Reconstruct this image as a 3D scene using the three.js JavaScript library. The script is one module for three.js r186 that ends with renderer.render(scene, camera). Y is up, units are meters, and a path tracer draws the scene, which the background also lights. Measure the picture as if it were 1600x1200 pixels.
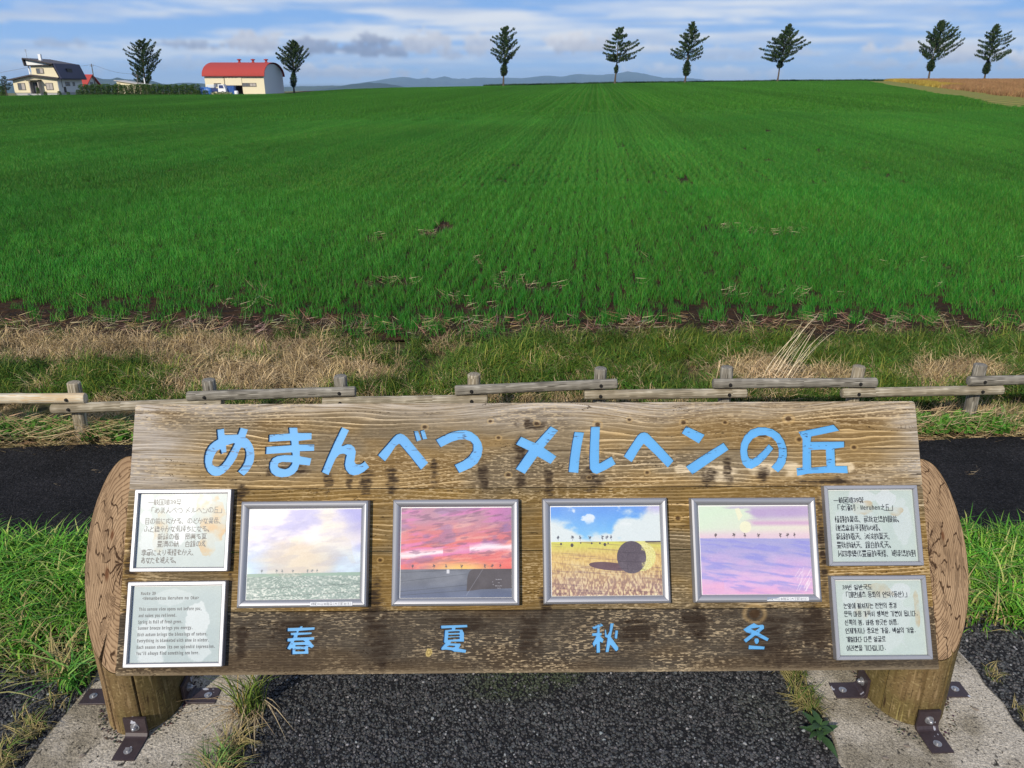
import * as THREE from 'three';
import { mergeGeometries as mergeRaw, toCreasedNormals } from 'three/addons/utils/BufferGeometryUtils.js';
import { RoundedBoxGeometry } from 'three/addons/geometries/RoundedBoxGeometry.js';

// ---------------------------------------------------------------- camera, sky, sun, exposure
const scene = new THREE.Scene();
const camera = new THREE.PerspectiveCamera(52.376, 4 / 3, 0.05, 90000);
camera.position.set(0, 1.9, 0);
camera.rotation.set(THREE.MathUtils.degToRad(-20.946), 0, 0);
const renderer = new THREE.WebGLRenderer({ antialias: true });
renderer.toneMapping = THREE.LinearToneMapping;
renderer.toneMappingExposure = 0.92;
renderer.shadowMap.enabled = true;

const SUN = new THREE.Vector3(-0.3677, 0.5446, 0.7538).normalize();   // behind the camera, to its left, 33 degrees up
const sun = new THREE.DirectionalLight(new THREE.Color(1.0, 0.92, 0.79), 5.0);
sun.name = 'sun';
sun.position.copy(SUN).multiplyScalar(120);
sun.target.position.set(0, 0, 0);
sun.castShadow = true;
Object.assign(sun.shadow.camera, { left: -120, right: 120, top: 120, bottom: -120, near: 1, far: 400 });
sun.shadow.mapSize.set(4096, 4096);
sun.shadow.radius = 1;
scene.add(sun, sun.target);

// seeded helpers
function mulberry(a) { return () => { a |= 0; a = (a + 0x6d2b79f5) | 0; let t = Math.imul(a ^ (a >>> 15), 1 | a); t = (t + Math.imul(t ^ (t >>> 7), 61 | t)) ^ t; return ((t ^ (t >>> 14)) >>> 0) / 4294967296; }; }
const hash2 = (x, y) => { let h = Math.imul(x, 374761393) ^ Math.imul(y, 668265263); h = Math.imul(h ^ (h >>> 13), 1274126177); return ((h ^ (h >>> 16)) >>> 0) / 4294967296; };
function vnoise(x, y) {
  const ix = Math.floor(x), iy = Math.floor(y), fx = x - ix, fy = y - iy, u = fx * fx * (3 - 2 * fx), v = fy * fy * (3 - 2 * fy);
  const a = hash2(ix, iy), b = hash2(ix + 1, iy), c = hash2(ix, iy + 1), d = hash2(ix + 1, iy + 1);
  return a + (b - a) * u + (c - a) * v + (a - b - c + d) * u * v;
}
function fbm(x, y, o = 4) { let s = 0, a = 0.5, n = 0; for (let i = 0; i < o; i++) { s += a * vnoise(x, y); n += a; a *= 0.5; x = x * 2.03 + 17.3; y = y * 2.03 + 9.1; } return s / n; }
const clamp = (x, a = 0, b = 1) => Math.min(b, Math.max(a, x));
const sstep = (a, b, x) => { const t = clamp((x - a) / (b - a)); return t * t * (3 - 2 * t); };
const lerp = (a, b, t) => a + (b - a) * t;
const mix3 = (a, b, t) => [lerp(a[0], b[0], t), lerp(a[1], b[1], t), lerp(a[2], b[2], t)];
const interp = (tab, x) => { if (x <= tab[0][0]) return tab[0][1]; for (let i = 1; i < tab.length; i++) if (x <= tab[i][0]) { const t = (x - tab[i - 1][0]) / (tab[i][0] - tab[i - 1][0]); return lerp(tab[i - 1][1], tab[i][1], t); } return tab[tab.length - 1][1]; };
const s2l = (c) => c <= 0.04045 ? c / 12.92 : Math.pow((c + 0.055) / 1.055, 2.4);
const srgb = (r, g, b) => [s2l(r / 255), s2l(g / 255), s2l(b / 255)];

// computed sky: clear air, thin high streaks all round, grey and white cumulus low over the horizon
{
  const W = 2048, H = 1024, data = new Float32Array(W * H * 4);
  const rnd = mulberry(77);
  // cumulus: [azimuth (deg, 0 ahead, + right), elevation (deg), half width, half height, darkness, strength]
  const puffs = [[-20.8, 2.35, 1.7, 0.4, 0.75, 0.8], [-16.8, 2.5, 2.6, 0.85, 0.4, 0.95], [-13.2, 2.3, 1.8, 0.65, 0.85, 0.95], [-10.0, 2.15, 2.0, 0.6, 0.9, 0.95], [-9.3, 2.75, 1.2, 0.45, 0.9, 0.9], [-7.6, 2.0, 1.3, 0.42, 0.85, 0.9], [-5.9, 2.5, 1.9, 1.1, 0.35, 0.95], [-4.4, 1.9, 0.9, 0.5, 0.5, 0.7], [-2.2, 2.5, 1.3, 0.9, 0.3, 0.8],
    [3.6, 2.7, 1.8, 0.7, 0.15, 0.95], [5.0, 2.4, 3.0, 0.6, 0.35, 0.95], [9.0, 2.2, 2.2, 0.5, 0.2, 0.5], [14.4, 1.9, 3.0, 0.5, 0.3, 0.55], [18.5, 2.0, 2.2, 0.4, 0.3, 0.55], [-11.5, 0.75, 5.5, 0.55, 0.22, 0.95], [-16, 1.0, 3, 0.4, 0.4, 0.6], [10.0, 0.9, 2.6, 0.45, 0.05, 0.6], [15.2, 0.6, 3.4, 0.5, 0.05, 0.7],
    [25.5, 2.1, 3.4, 0.55, 0.15, 0.95], [28.4, 1.5, 3.2, 0.6, 0.3, 0.9], [33, 1.3, 4, 0.8, 0.15, 0.9], [23.5, 1.2, 2.2, 0.4, 0.3, 0.6], [-28, 2.3, 1.6, 0.35, 0.7, 0.5], [-22, 1.2, 3, 0.4, 0.3, 0.5], [-30, 0.8, 4, 0.5, 0.2, 0.5]];
  for (let i = 0; i < 90; i++) { const az = 40 + rnd() * 280, s = 0.6 + rnd(); puffs.push([az, 0.7 + rnd() * 5, 3 * s, 0.8 * s, rnd() * 0.6, 0.6 + rnd() * 0.35]); }
  const air = [[0, srgb(196, 220, 248)], [1.2, srgb(164, 204, 250)], [4, srgb(144, 190, 247)], [12, srgb(116, 164, 234)], [35, srgb(92, 138, 214)], [90, srgb(64, 108, 190)]];
  const airAt = (e) => { for (let i = 1; i < air.length; i++) if (e <= air[i][0]) return mix3(air[i - 1][1], air[i][1], (e - air[i - 1][0]) / (air[i][0] - air[i - 1][0])); return air[air.length - 1][1]; };
  for (let j = 0; j < H; j++) {
    const e = ((j + 0.5) / H - 0.5) * 180;
    const rows = e > -2 && e < 8 ? puffs : e < 14 ? puffs : [];
    for (let i = 0; i < W; i++) {
      const k = (j * W + i) * 4; data[k + 3] = 1;
      if (e < -2) { data[k] = 0.16; data[k + 1] = 0.2; data[k + 2] = 0.2; continue; }
      const round = ((i + 0.5) / W - 0.5) * 2 * Math.PI, dx = Math.cos(round), dz = Math.sin(round);
      let az = Math.atan2(dx, -dz) * 180 / Math.PI;
      const el = Math.max(0, e);
      let c = airAt(el);
      // thin high streaks on a level sheet: stretched along x
      const y = Math.sin(el * Math.PI / 180), q = Math.cos(el * Math.PI / 180) / (y + 0.05), px = dx * q, pz = dz * q;
      const warp = fbm(px * 0.5 + 3, pz * 0.5 + 8, 3) * 1.6;
      let w1 = fbm(px * 0.42 + warp + 11, pz * 1.5 + warp * 1.7, 5), w2 = fbm(px * 1.3 + 40 + warp, pz * 4.2 + warp * 2, 4);
      let cir = sstep(0.37, 0.63, w1 * 0.58 + w2 * 0.42);
      cir *= 0.92 * sstep(0.2, 2.4, el) * lerp(1, 0.55, sstep(10, 60, el));
      const grey = fbm(px * 0.7 + 90, pz * 1.1 + 5, 3);
      c = mix3(c, mix3(srgb(238, 243, 250), srgb(196, 212, 238), sstep(0.4, 0.68, grey)), cir);
      if (el < 14) for (const p of rows) {
        let da = az - p[0]; if (da > 180) da -= 360; if (da < -180) da += 360;
        if (Math.abs(da) > p[2] * 2 || Math.abs(el - p[1]) > p[3] * 2.4) continue;
        const nn = fbm(az * 1.3 + p[0] * 7, el * 2.4 + p[1] * 3, 5), n2 = fbm(az * 3.6 + 5, el * 5.2, 3);
        const yy = (el - p[1]) / p[3], flat = yy < 0 ? yy * 1.5 : yy;
        const r = Math.hypot(da / p[2], flat), a = sstep(0.9, 0.64, r + (nn - 0.5) * 1.5 + (n2 - 0.5) * 0.6) * p[5];
        if (a <= 0) continue;
        const top = clamp(0.5 + yy * 0.55 + (n2 - 0.5) * 0.9);
        const base = mix3(srgb(206, 210, 224), srgb(104, 120, 156), p[4]), head = mix3(srgb(255, 254, 254), srgb(150, 164, 194), p[4]);
        c = mix3(c, mix3(base, head, top), a * 0.92);
      }
      data[k] = c[0] * 1.02; data[k + 1] = c[1] * 1.02; data[k + 2] = c[2] * 1.02;
    }
  }
  const t = new THREE.DataTexture(data, W, H, THREE.RGBAFormat, THREE.FloatType);
  t.mapping = THREE.EquirectangularReflectionMapping; t.magFilter = THREE.LinearFilter; t.minFilter = THREE.LinearFilter; t.needsUpdate = true;
  scene.background = t; scene.environment = t;
}

// ---------------------------------------------------------------- bookkeeping
const used = new Map();
function numbered(n) { const k = used.get(n) || 0; used.set(n, k + 1); return k ? n + '_' + String(k).padStart(3, '0') : n; }
function shadowed(o) { o.traverse((m) => { if (m.isMesh) { m.castShadow = true; m.receiveShadow = true; } }); return o; }
function tag(o, label, category, group, kind) { o.userData.label = label; if (category) o.userData.category = category; if (group) o.userData.group = group; if (kind) o.userData.kind = kind; return o; }
function thing(name, pos, turn, label, category, group) { const g = new THREE.Group(); g.name = numbered(name); g.position.set(...pos); g.rotation.y = turn || 0; tag(g, label, category, group); scene.add(g); return g; }
function part(parent, name, geo, mat) { const m = new THREE.Mesh(geo, mat); m.name = name; m.castShadow = m.receiveShadow = true; parent.add(m); return m; }
function top(name, geo, mat, label, category, group, kind) { const m = new THREE.Mesh(geo, mat); m.name = numbered(name); m.castShadow = m.receiveShadow = true; tag(m, label, category, group, kind); scene.add(m); return m; }
// matte matter (soil, leaf, timber, stone) mirrors far less than polished dielectrics
const RM = (o) => new THREE.MeshPhysicalMaterial({ specularIntensity: (o.roughness ?? 1) > 0.7 && !o.metalness ? 0.25 : 0.9, ...o });
const mat = (rgb, rough = 0.9, extra = {}) => RM({ color: new THREE.Color().setRGB(...rgb), roughness: rough, ...extra });
function box(w, h, d, x = 0, y = 0, z = 0) { const g = new THREE.BoxGeometry(w, h, d); g.translate(x, y, z); return g; }
function rbox(w, h, d, r, x = 0, y = 0, z = 0) { const g = new RoundedBoxGeometry(w, h, d, 2, r); g.translate(x, y, z); return g; }
function pixTex(w, h, f, o = {}) {   // f(x, y) -> sRGB 0..255, row 0 at the top
  const d = new Uint8Array(w * h * 4);
  for (let y = 0; y < h; y++) for (let x = 0; x < w; x++) { const c = f(x, y), k = ((h - 1 - y) * w + x) * 4; d[k] = clamp(c[0], 0, 255); d[k + 1] = clamp(c[1], 0, 255); d[k + 2] = clamp(c[2], 0, 255); d[k + 3] = 255; }
  const t = new THREE.DataTexture(d, w, h); t.magFilter = THREE.LinearFilter; t.minFilter = THREE.LinearMipmapLinearFilter; t.generateMipmaps = true;
  t.wrapS = t.wrapT = o.clampEdges ? THREE.ClampToEdgeWrapping : THREE.RepeatWrapping; if (!o.linear) t.colorSpace = THREE.SRGBColorSpace; t.needsUpdate = true; return t;
}
// a noise that repeats every n cells, for tiles
function tnoise(x, y, n, s = 0) { const ix = Math.floor(x), iy = Math.floor(y), fx = x - ix, fy = y - iy, u = fx * fx * (3 - 2 * fx), v = fy * fy * (3 - 2 * fy), m = (a) => ((a % n) + n) % n;
  const a = hash2(m(ix) + s, m(iy)), b = hash2(m(ix + 1) + s, m(iy)), c = hash2(m(ix) + s, m(iy + 1)), d = hash2(m(ix + 1) + s, m(iy + 1)); return a + (b - a) * u + (c - a) * v + (a - b - c + d) * u * v; }
function tfbm(u, v, n, o, s = 0) { let t = 0, a = 0.5, z = 0; for (let i = 0; i < o; i++) { t += a * tnoise(u * n, v * n, n, s + i * 97); z += a; a *= 0.55; n *= 2; } return t / z; }
const mergeGeometries = (list) => mergeRaw(list.map((g) => (g.index ? g.toNonIndexed() : g)));
// ---------------------------------------------------------------- ground
// gentle slope up to a crest; level by the farm on the left
const CREST = [[-0.7, 0.05], [-0.58, 0.34], [-0.4, 0.36], [-0.3, 0.5], [-0.15, 1.3], [-0.01, 1.66], [0.137, 2.14], [0.35, 2.56], [0.5, 2.66], [0.7, 2.66]];
function heightAt(x, z) {
  const d = -z;
  if (d < 7) return 0;
  const b = x / d * 1.068, hc = interp(CREST, clamp(b, -0.7, 0.7)), D = lerp(138, 172, sstep(-0.4, -0.08, b));
  let h = hc * clamp((d - 7) / (D - 7)) + (fbm(x * 0.06 + 5, z * 0.06, 2) - 0.5) * 0.25 * sstep(8, 40, d) * sstep(D, D - 40, d);
  if (d > 188) h -= Math.min(70, (d - 188) * 0.06) ;
  return h;
}
function fanSheet(d0, d1, x0f, x1f, nd, nx, lift) {
  const pos = [], uv = [], idx = [];
  for (let j = 0; j <= nd; j++) {
    const d = d0 * Math.pow(d1 / d0, j / nd), xa = x0f(d), xb = x1f(d);
    for (let i = 0; i <= nx; i++) { const x = lerp(xa, xb, i / nx); pos.push(x, heightAt(x, -d) + lift, -d); uv.push(x, d); }
  }
  for (let j = 0; j < nd; j++) for (let i = 0; i < nx; i++) { const a = j * (nx + 1) + i, b = a + nx + 1; idx.push(a, a + 1, b + 1, a, b + 1, b); }
  const g = new THREE.BufferGeometry(); g.setAttribute('position', new THREE.Float32BufferAttribute(pos, 3)); g.setAttribute('uv', new THREE.Float32BufferAttribute(uv, 2)); g.setIndex(idx); g.computeVertexNormals(); return g;
}
const soilTex = pixTex(512, 512, (x, y) => { const u = x / 512, v = y / 512, a = tfbm(u, v, 8, 5), b = tfbm(u, v, 40, 3, 50); const s = 0.55 + a * 0.7 + (b - 0.5) * 0.7; return [54 * s, 38 * s, 24 * s]; });
const soilBump = pixTex(512, 512, (x, y) => { const s = 255 * tfbm(x / 512, y / 512, 12, 5, 7); return [s, s, s]; }, { linear: true });
soilTex.repeat.set(1 / 1.3, 1 / 1.3); soilBump.repeat.set(1 / 1.3, 1 / 1.3);
const soilMat = RM({ map: soilTex, bumpMap: soilBump, bumpScale: 0.05, roughness: 1 });
const turfTex = pixTex(512, 512, (x, y) => { const u = x / 512, v = y / 512, a = tfbm(u, v, 6, 5, 3), b = tfbm(u, v, 60, 2, 90); const c = mix3([58, 56, 34], [92, 80, 54], sstep(0.35, 0.65, a)); const s = 0.6 + b * 0.7; return [c[0] * s, c[1] * s, c[2] * s]; });
turfTex.repeat.set(1 / 1.1, 1 / 1.1);
const turfMat = RM({ map: turfTex, bumpMap: soilBump, bumpScale: 0.03, roughness: 1 });
const farTex = pixTex(512, 512, (x, y) => { const u = x / 512, v = y / 512, a = tfbm(u, v, 5, 5, 31), b = tfbm(u, v, 30, 3, 12); const c = mix3([44, 70, 40], [84, 92, 58], sstep(0.4, 0.65, a)); const s = 0.7 + b * 0.5; return [c[0] * s, c[1] * s, c[2] * s]; });
farTex.repeat.set(1 / 900, 1 / 900);

// the ground: from behind the camera to the horizon
{
  const near = fanSheet(0.02, 260, (d) => -14 - d * 1.2, (d) => 14 + d * 1.2, 150, 130, -0.03);
  // behind the camera the same level ground
  const back = new THREE.PlaneGeometry(40, 12, 4, 4); back.rotateX(-Math.PI / 2); back.translate(0, -0.03, 6.02); const uvb = back.attributes.uv, pb = back.attributes.position; for (let i = 0; i < uvb.count; i++) uvb.setXY(i, pb.getX(i), -pb.getZ(i));
  const g = mergeGeometries([near, back]);
  const o = top('ground', g, turfMat, 'bare earth and thin turf underneath the verge', 'ground', null, 'structure');
  const far = fanSheet(255, 16500, (d) => -60 - d * 1.3, (d) => 60 + d * 1.3, 90, 60, -0.04);
  top('valley_plain', far, RM({ map: farTex, roughness: 1 }), 'wooded plain lying beyond the crest of the field', 'plain', null, 'structure');
}
// bean field border line and wheat field sheets
const beanEdge = (d) => 40.9 + (d - 66) * 0.35;
const wheatFront = (x) => 6.24 + (fbm(x * 0.9 + 31, 2.2, 3) - 0.5) * 0.5 + (x < -1.4 ? 0.22 : 0) - 0.22 * sstep(-1.5, -0.9, x) * sstep(0.4, -0.2, x) + 0.1 * sstep(0.5, 2, x);
{
  const R = (d) => Math.min(6 + d * 0.95, d > 30 ? beanEdge(d) - 5.5 : 99);
  const g = fanSheet(5.95, 183, (d) => -6 - d * 0.95, R, 170, 160, -0.004);
  top('wheat_field', g, soilMat, 'dark tilled soil of the wheat field', 'field', null, 'structure');
  const g2 = fanSheet(34, 184, (d) => beanEdge(d), (d) => 14 + d * 0.95, 40, 40, 0.012);
  const beanTex = pixTex(256, 256, (x, y) => { const b = tfbm(x / 256, y / 256, 24, 4, 5), s = 0.6 + b * 0.8; return [128 * s, 92 * s, 58 * s]; }); beanTex.repeat.set(1 / 3, 1 / 3);
  top('bean_field', g2, RM({ map: beanTex, roughness: 1 }), 'brown soil of the ripe bean field on the right', 'field', null, 'structure');
  const g3 = fanSheet(34, 183, (d) => beanEdge(d) - 5.6, (d) => beanEdge(d) + 0.05, 60, 8, 0.02);
  const stTex = pixTex(256, 256, (x, y) => { const u = x / 256, v = y / 256, b = tfbm(u, v, 16, 4, 8), r = Math.abs(Math.sin(u * Math.PI * 2)); const c = mix3([150, 138, 72], [96, 104, 44], sstep(0.35, 0.75, b * 0.7 + r * 0.3)), s = 0.7 + b * 0.5; return [c[0] * s, c[1] * s, c[2] * s]; }); stTex.repeat.set(1 / 2.8, 1 / 9);
  top('field_margin', g3, RM({ map: stTex, roughness: 1 }), 'yellowish mown strip between wheat and bean field', 'field margin', null, 'structure');
}
// farmyard by the houses
{
  const yTex = pixTex(256, 256, (x, y) => { const b = tfbm(x / 256, y / 256, 20, 4, 15), c = mix3([128, 118, 92], [84, 100, 52], sstep(0.45, 0.6, b)), s = 0.7 + b * 0.5; return [c[0] * s, c[1] * s, c[2] * s]; }); yTex.repeat.set(1 / 6, 1 / 6);
  const g = fanSheet(137.5, 187, (d) => -0.95 * d, (d) => -38 - (d - 137) * 0.15, 24, 30, 0.03);
  top('farmyard', g, RM({ map: yTex, roughness: 1 }), 'pale gravel and grass yard around the farm buildings', 'yard', null, 'structure');
}

// asphalt: the footpath behind the sign and the lay-by in front of it
const aspTex = pixTex(1024, 1024, (x, y) => { const u = x / 1024, v = y / 1024, a = tfbm(u, v, 6, 4, 3), b = tnoise(u * 256, v * 256, 256, 9), c = tnoise(u * 128, v * 128, 128, 40), w = b > 0.965 ? 70 : 0; const s = 27 + (a - 0.5) * 20 + (c - 0.5) * 24 + (b - 0.5) * 20 + w; return [s, s * 0.97, s * 0.98]; });
const aspBump = pixTex(1024, 1024, (x, y) => { const u = x / 1024, v = y / 1024, s = 255 * (0.6 * tnoise(u * 170, v * 170, 170, 5) + 0.4 * tnoise(u * 300, v * 300, 300, 70)); return [s, s, s]; }, { linear: true });
const pathMat = RM({ map: aspTex, bumpMap: aspBump, bumpScale: 0.006, roughness: 0.85 });
function flatStrip(pts, y) {   // pts: outline [x, d]
  const s = new THREE.Shape(pts.map(([x, d]) => new THREE.Vector2(x, d))); const g = new THREE.ShapeGeometry(s); const p = g.attributes.position, uv = g.attributes.uv;
  for (let i = 0; i < p.count; i++) { const x = p.getX(i), d = p.getY(i); p.setXYZ(i, x, y, -d); uv.setXY(i, x * 0.9, d * 0.9); }
  g.computeVertexNormals(); return g;
}
{
  const far = [], nearE = []; for (let i = 0; i <= 60; i++) { const x = -12 + i * 0.4; far.push([x, 4.02 + x * 0.022 + (fbm(x * 2.3, 1, 3) - 0.5) * 0.16]); nearE.push([x, 2.96 + x * 0.015 + (fbm(x * 2.1, 7, 3) - 0.5) * 0.18]); }
  top('footpath', flatStrip([...nearE, ...far.reverse()], 0.004), pathMat, 'dark asphalt footpath running between sign and rail fence', 'footpath', null, 'structure');
  const edge = []; for (let i = 0; i <= 80; i++) { const x = -12 + i * 0.3; edge.push([x, (x < -1.3 ? 2.2 : x > 1.4 ? 2.47 : 2.42) + (fbm(x * 3 + 3, 4, 3) - 0.5) * 0.16]); }
  top('lay_by', flatStrip([[-12, -8], [12, -8], ...edge.reverse()], 0.0), RM({ color: new THREE.Color().setRGB(0.016, 0.016, 0.017), bumpMap: aspBump, bumpScale: 0.006, roughness: 0.95 }), 'black asphalt lay-by in front of the sign', 'asphalt', null, 'structure');
}
// concrete footings under the two posts
{
  const cTex = pixTex(1024, 1024, (x, y) => {
    const u = x / 1024, v = y / 1024, a = tfbm(u, v, 5, 5, 3), f = tnoise(u * 300, v * 300, 300, 4), f2 = tnoise(u * 170, v * 170, 170, 44), pit = tnoise(u * 60, v * 60, 60, 21);
    let c = mix3([150, 140, 120], [198, 188, 170], sstep(0.3, 0.62, a)); const f3 = hash2(x, y); let s = 0.86 + (f - 0.5) * 0.3 + (f2 - 0.5) * 0.12 + (f3 - 0.5) * 0.42; if (f3 > 0.93) s *= 0.62; if (f2 < 0.1) s *= 0.6; if (pit > 0.95) s *= 0.5;
    return [c[0] * s, c[1] * s, c[2] * s]; });
  const cBump = pixTex(1024, 1024, (x, y) => { const u = x / 1024, v = y / 1024, pit = tnoise(u * 60, v * 60, 60, 21), s = 255 * (0.5 * tnoise(u * 200, v * 200, 200, 4) + 0.3 * tnoise(u * 120, v * 120, 120, 44) + 0.2 * tfbm(u, v, 6, 3) - (pit > 0.93 ? 0.25 : 0)); return [s, s, s]; }, { linear: true });
  cTex.repeat.set(1.15, 1.15); cBump.repeat.set(1.15, 1.15);
  const cMat = RM({ map: cTex, bumpMap: cBump, bumpScale: 0.003, roughness: 0.95 });
  for (const [x0, x1, d0, d1, sd, name] of [[-1.435, -0.87, 1.3, 2.26, 3, 'left'], [1.0, 1.6, 1.3, 2.42, 8, 'right']]) {
    const o = [], N = 14, j = (a) => (fbm(a * 9 + sd, sd, 3) - 0.5) * 0.035;
    for (let i = 0; i < N; i++) o.push([lerp(x0, x1, i / N), d0 + j(i)]); for (let i = 0; i < N; i++) o.push([x1 + j(i + 30), lerp(d0, d1, i / N)]);
    for (let i = 0; i < N; i++) o.push([lerp(x1, x0, i / N), d1 + j(i + 60)]); for (let i = 0; i < N; i++) o.push([x0 + j(i + 90), lerp(d1, d0, i / N)]);
    const g = new THREE.ExtrudeGeometry(new THREE.Shape(o.map(([x, d]) => new THREE.Vector2(x, d))), { depth: 0.1, bevelEnabled: true, bevelThickness: 0.006, bevelSize: 0.008, bevelSegments: 2 });
    const p = g.attributes.position; for (let i = 0; i < p.count; i++) { const x = p.getX(i), y = p.getY(i), z = p.getZ(i); p.setXYZ(i, x, z - 0.1 + 0.008 - 0.006, -y); } g.computeVertexNormals();
    top('concrete_footing', g, cMat, 'speckled concrete footing slab under the ' + name + ' sign post', 'concrete slab', null, 'structure');
  }
}
// ---------------------------------------------------------------- grasses and crops
// a tuft of bent blades; every blade keeps one tint
function tuftGeo(n, rad, h0, h1, w, bend, seed, opt = {}) {
  const r = mulberry(seed), pos = [], col = [], nor = [], segs = opt.segs || 2, tints = opt.tints || [[1, 1, 1]];
  for (let i = 0; i < n; i++) {
    const a = r() * 6.283, q = Math.sqrt(r()) * rad, bx = Math.cos(a) * q * (opt.oval ? opt.oval[0] : 1), bz = Math.sin(a) * q * (opt.oval ? opt.oval[1] : 1), h = lerp(h0, h1, r()), dir = (opt.dir !== undefined ? opt.dir + (r() - 0.5) * (opt.spread ?? 2) : r() * 6.283), bd = bend * (0.35 + r()) * h, ww = w * (0.7 + r() * 0.6);
    const dx = Math.cos(dir), dz = Math.sin(dir), face = r() * 6.283, sx = Math.cos(face), sz = Math.sin(face), t = tints[Math.floor(r() * tints.length)], v = 0.8 + r() * 0.4, prev = [];
    for (let s = 0; s <= segs; s++) { const f = s / segs, y = h * (f - (opt.droop || 0) * f * f * f), o = bd * f * f, x = bx + dx * o, z = bz + dz * o, k = ww * 0.5 * (s === segs ? 0.06 : 1 - 0.35 * f); prev.push([x - sx * k, y, z - sz * k, x + sx * k, y, z + sz * k]); }
    for (let s = 0; s < segs; s++) { const A = prev[s], B = prev[s + 1]; const tri = s === segs - 1 ? [[A[0], A[1], A[2], A[3], A[4], A[5], B[0], B[1], B[2]]] : [[A[0], A[1], A[2], A[3], A[4], A[5], B[3], B[4], B[5]], [A[0], A[1], A[2], B[3], B[4], B[5], B[0], B[1], B[2]]]; for (const T of tri) { pos.push(...T); for (let c = 0; c < 3; c++) col.push(t[0] * v, t[1] * v, t[2] * v); } }
  }
  const g = new THREE.BufferGeometry(); g.setAttribute('position', new THREE.Float32BufferAttribute(pos, 3)); g.setAttribute('color', new THREE.Float32BufferAttribute(col, 3)); g.computeVertexNormals(); return g;
}
const blade = (rough = 0.55, trans = 0.0) => RM({ color: 0xffffff, vertexColors: true, roughness: rough, specularIntensity: 0.22, side: THREE.DoubleSide });
const M4 = new THREE.Matrix4(), Q4 = new THREE.Quaternion(), E4 = new THREE.Euler(), P4 = new THREE.Vector3(), S4 = new THREE.Vector3(), C4 = new THREE.Color();
// list: [x, y, z, turn, scale, tiltX, tiltZ, r, g, b]
function scatter(name, geo, material, list, label, category) {
  const m = new THREE.InstancedMesh(geo, material, list.length); m.name = numbered(name); m.castShadow = m.receiveShadow = true;
  list.forEach((l, i) => { E4.set(l[5] || 0, l[3], l[6] || 0, 'YXZ'); M4.compose(P4.set(l[0], l[1], l[2]), Q4.setFromEuler(E4), S4.set(l[4], l[4] * (l[10] || 1), l[4])); m.setMatrixAt(i, M4); m.setColorAt(i, C4.setRGB(l[7] ?? 1, l[8] ?? 1, l[9] ?? 1)); });
  tag(m, label, category, null, 'stuff'); scene.add(m); return m;
}
const WH = [[0.02, 0.15, 0.015], [0.031, 0.185, 0.017], [0.012, 0.105, 0.017], [0.055, 0.205, 0.021], [0.08, 0.195, 0.032]];
const wheatMat = blade(0.5);
// bare patches and thin places in the crop, on the ground
const bare = (x, d) => { let b = 0.4 * sstep(0.64, 0.76, fbm(x * 1.9 + 3, d * 2.3 + 1, 4)) * sstep(9.5, 7.5, d); for (const [px, pd, rx, rd, s] of [[-1.35, 7.75, 0.5, 0.14, 0.75], [0.15, 7.6, 0.42, 0.14, 0.85], [-2.9, 7.5, 0.7, 0.16, 0.6], [2.6, 7.3, 0.6, 0.1, 0.5], [-1.15, 10.5, 0.16, 0.35, 1], [-0.95, 11.0, 0.12, 0.5, 1], [-1.75, 10.1, 0.2, 0.25, 0.8], [3.5, 10.4, 0.5, 0.25, 0.5], [2.9, 10.9, 0.3, 0.2, 0.5]]) { const q = Math.hypot((x - px) / rx, (d - pd) / rd) + (fbm(x * 4, d * 4, 3) - 0.5) * 0.9; b = Math.max(b, s * sstep(1.1, 0.6, q)); } return b; };
const vigour = (x, d) => 0.74 + 0.52 * fbm(x * 0.22 + 9, d * 0.13 + 4, 3);
// drill rows run away from the lay-by, a little to the right; every row came up a little differently
const ROWX = 0.1, ROWTURN = Math.atan(ROWX), rowVigour = (k, a) => 1 + (hash2(k, 91) - 0.5) * a + (hash2(Math.floor(k / 4), 17) - 0.5) * a * 0.7;
const rowTuft = (n, wd, len, h0, h1, w, seed, segs = 2) => tuftGeo(n, 1, h0, h1, w, 0.55, seed, { segs, tints: WH, oval: [wd, len] });
const along = (r) => -ROWTURN + (r() < 0.5 ? 0 : Math.PI) + (r() - 0.5) * 0.12;
{
  const r = mulberry(5), L = [[], [], []], near = [0, 1, 2].map((i) => rowTuft(30, 0.058, 0.062, 0.035, 0.11, 0.004, 100 + i));
  for (let row = -160; row < 160; row++) { const rv = rowVigour(row, 0.18), gap = hash2(row, 5) < 0.1 ? 0.82 : 1; for (let d = 5.95; d < 15; d += 0.07) {
    const x = row * 0.125 + (d - 6) * ROWX + (r() - 0.5) * 0.06; if (Math.abs(x) > 0.98 * d + 1.6) continue;
    const dd = d + (r() - 0.5) * 0.05, wf = wheatFront(x); const thin = sstep(wf - 0.12, wf + 0.1, dd) * lerp(0.42, 1, sstep(wf, wf + 1.3, dd + (fbm(x * 1.4, dd * 2.2, 3) - 0.5) * 1.6)); if (r() > thin * (1 - bare(x, dd)) * gap) continue;
    const t = vigour(x, dd) * rv * (0.85 + r() * 0.3), y = fbm(x * 0.7, dd * 0.8, 3) - 0.5; L[Math.floor(r() * 3)].push([x, heightAt(x, -dd) - 0.008, -dd, along(r), 0.78 + r() * 0.4, 0, 0, t * (1.05 + y * 0.5), t, t * 0.95, 0.8 + rv * 0.25]);
  } }
  L.forEach((l, i) => scatter('wheat_crop', near[i], wheatMat, l, ['green wheat blades in the front rows nearest the fence', 'green wheat blades mixed through the front rows', 'shorter green wheat blades scattered through the front rows'][i], 'wheat'));
}
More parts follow.
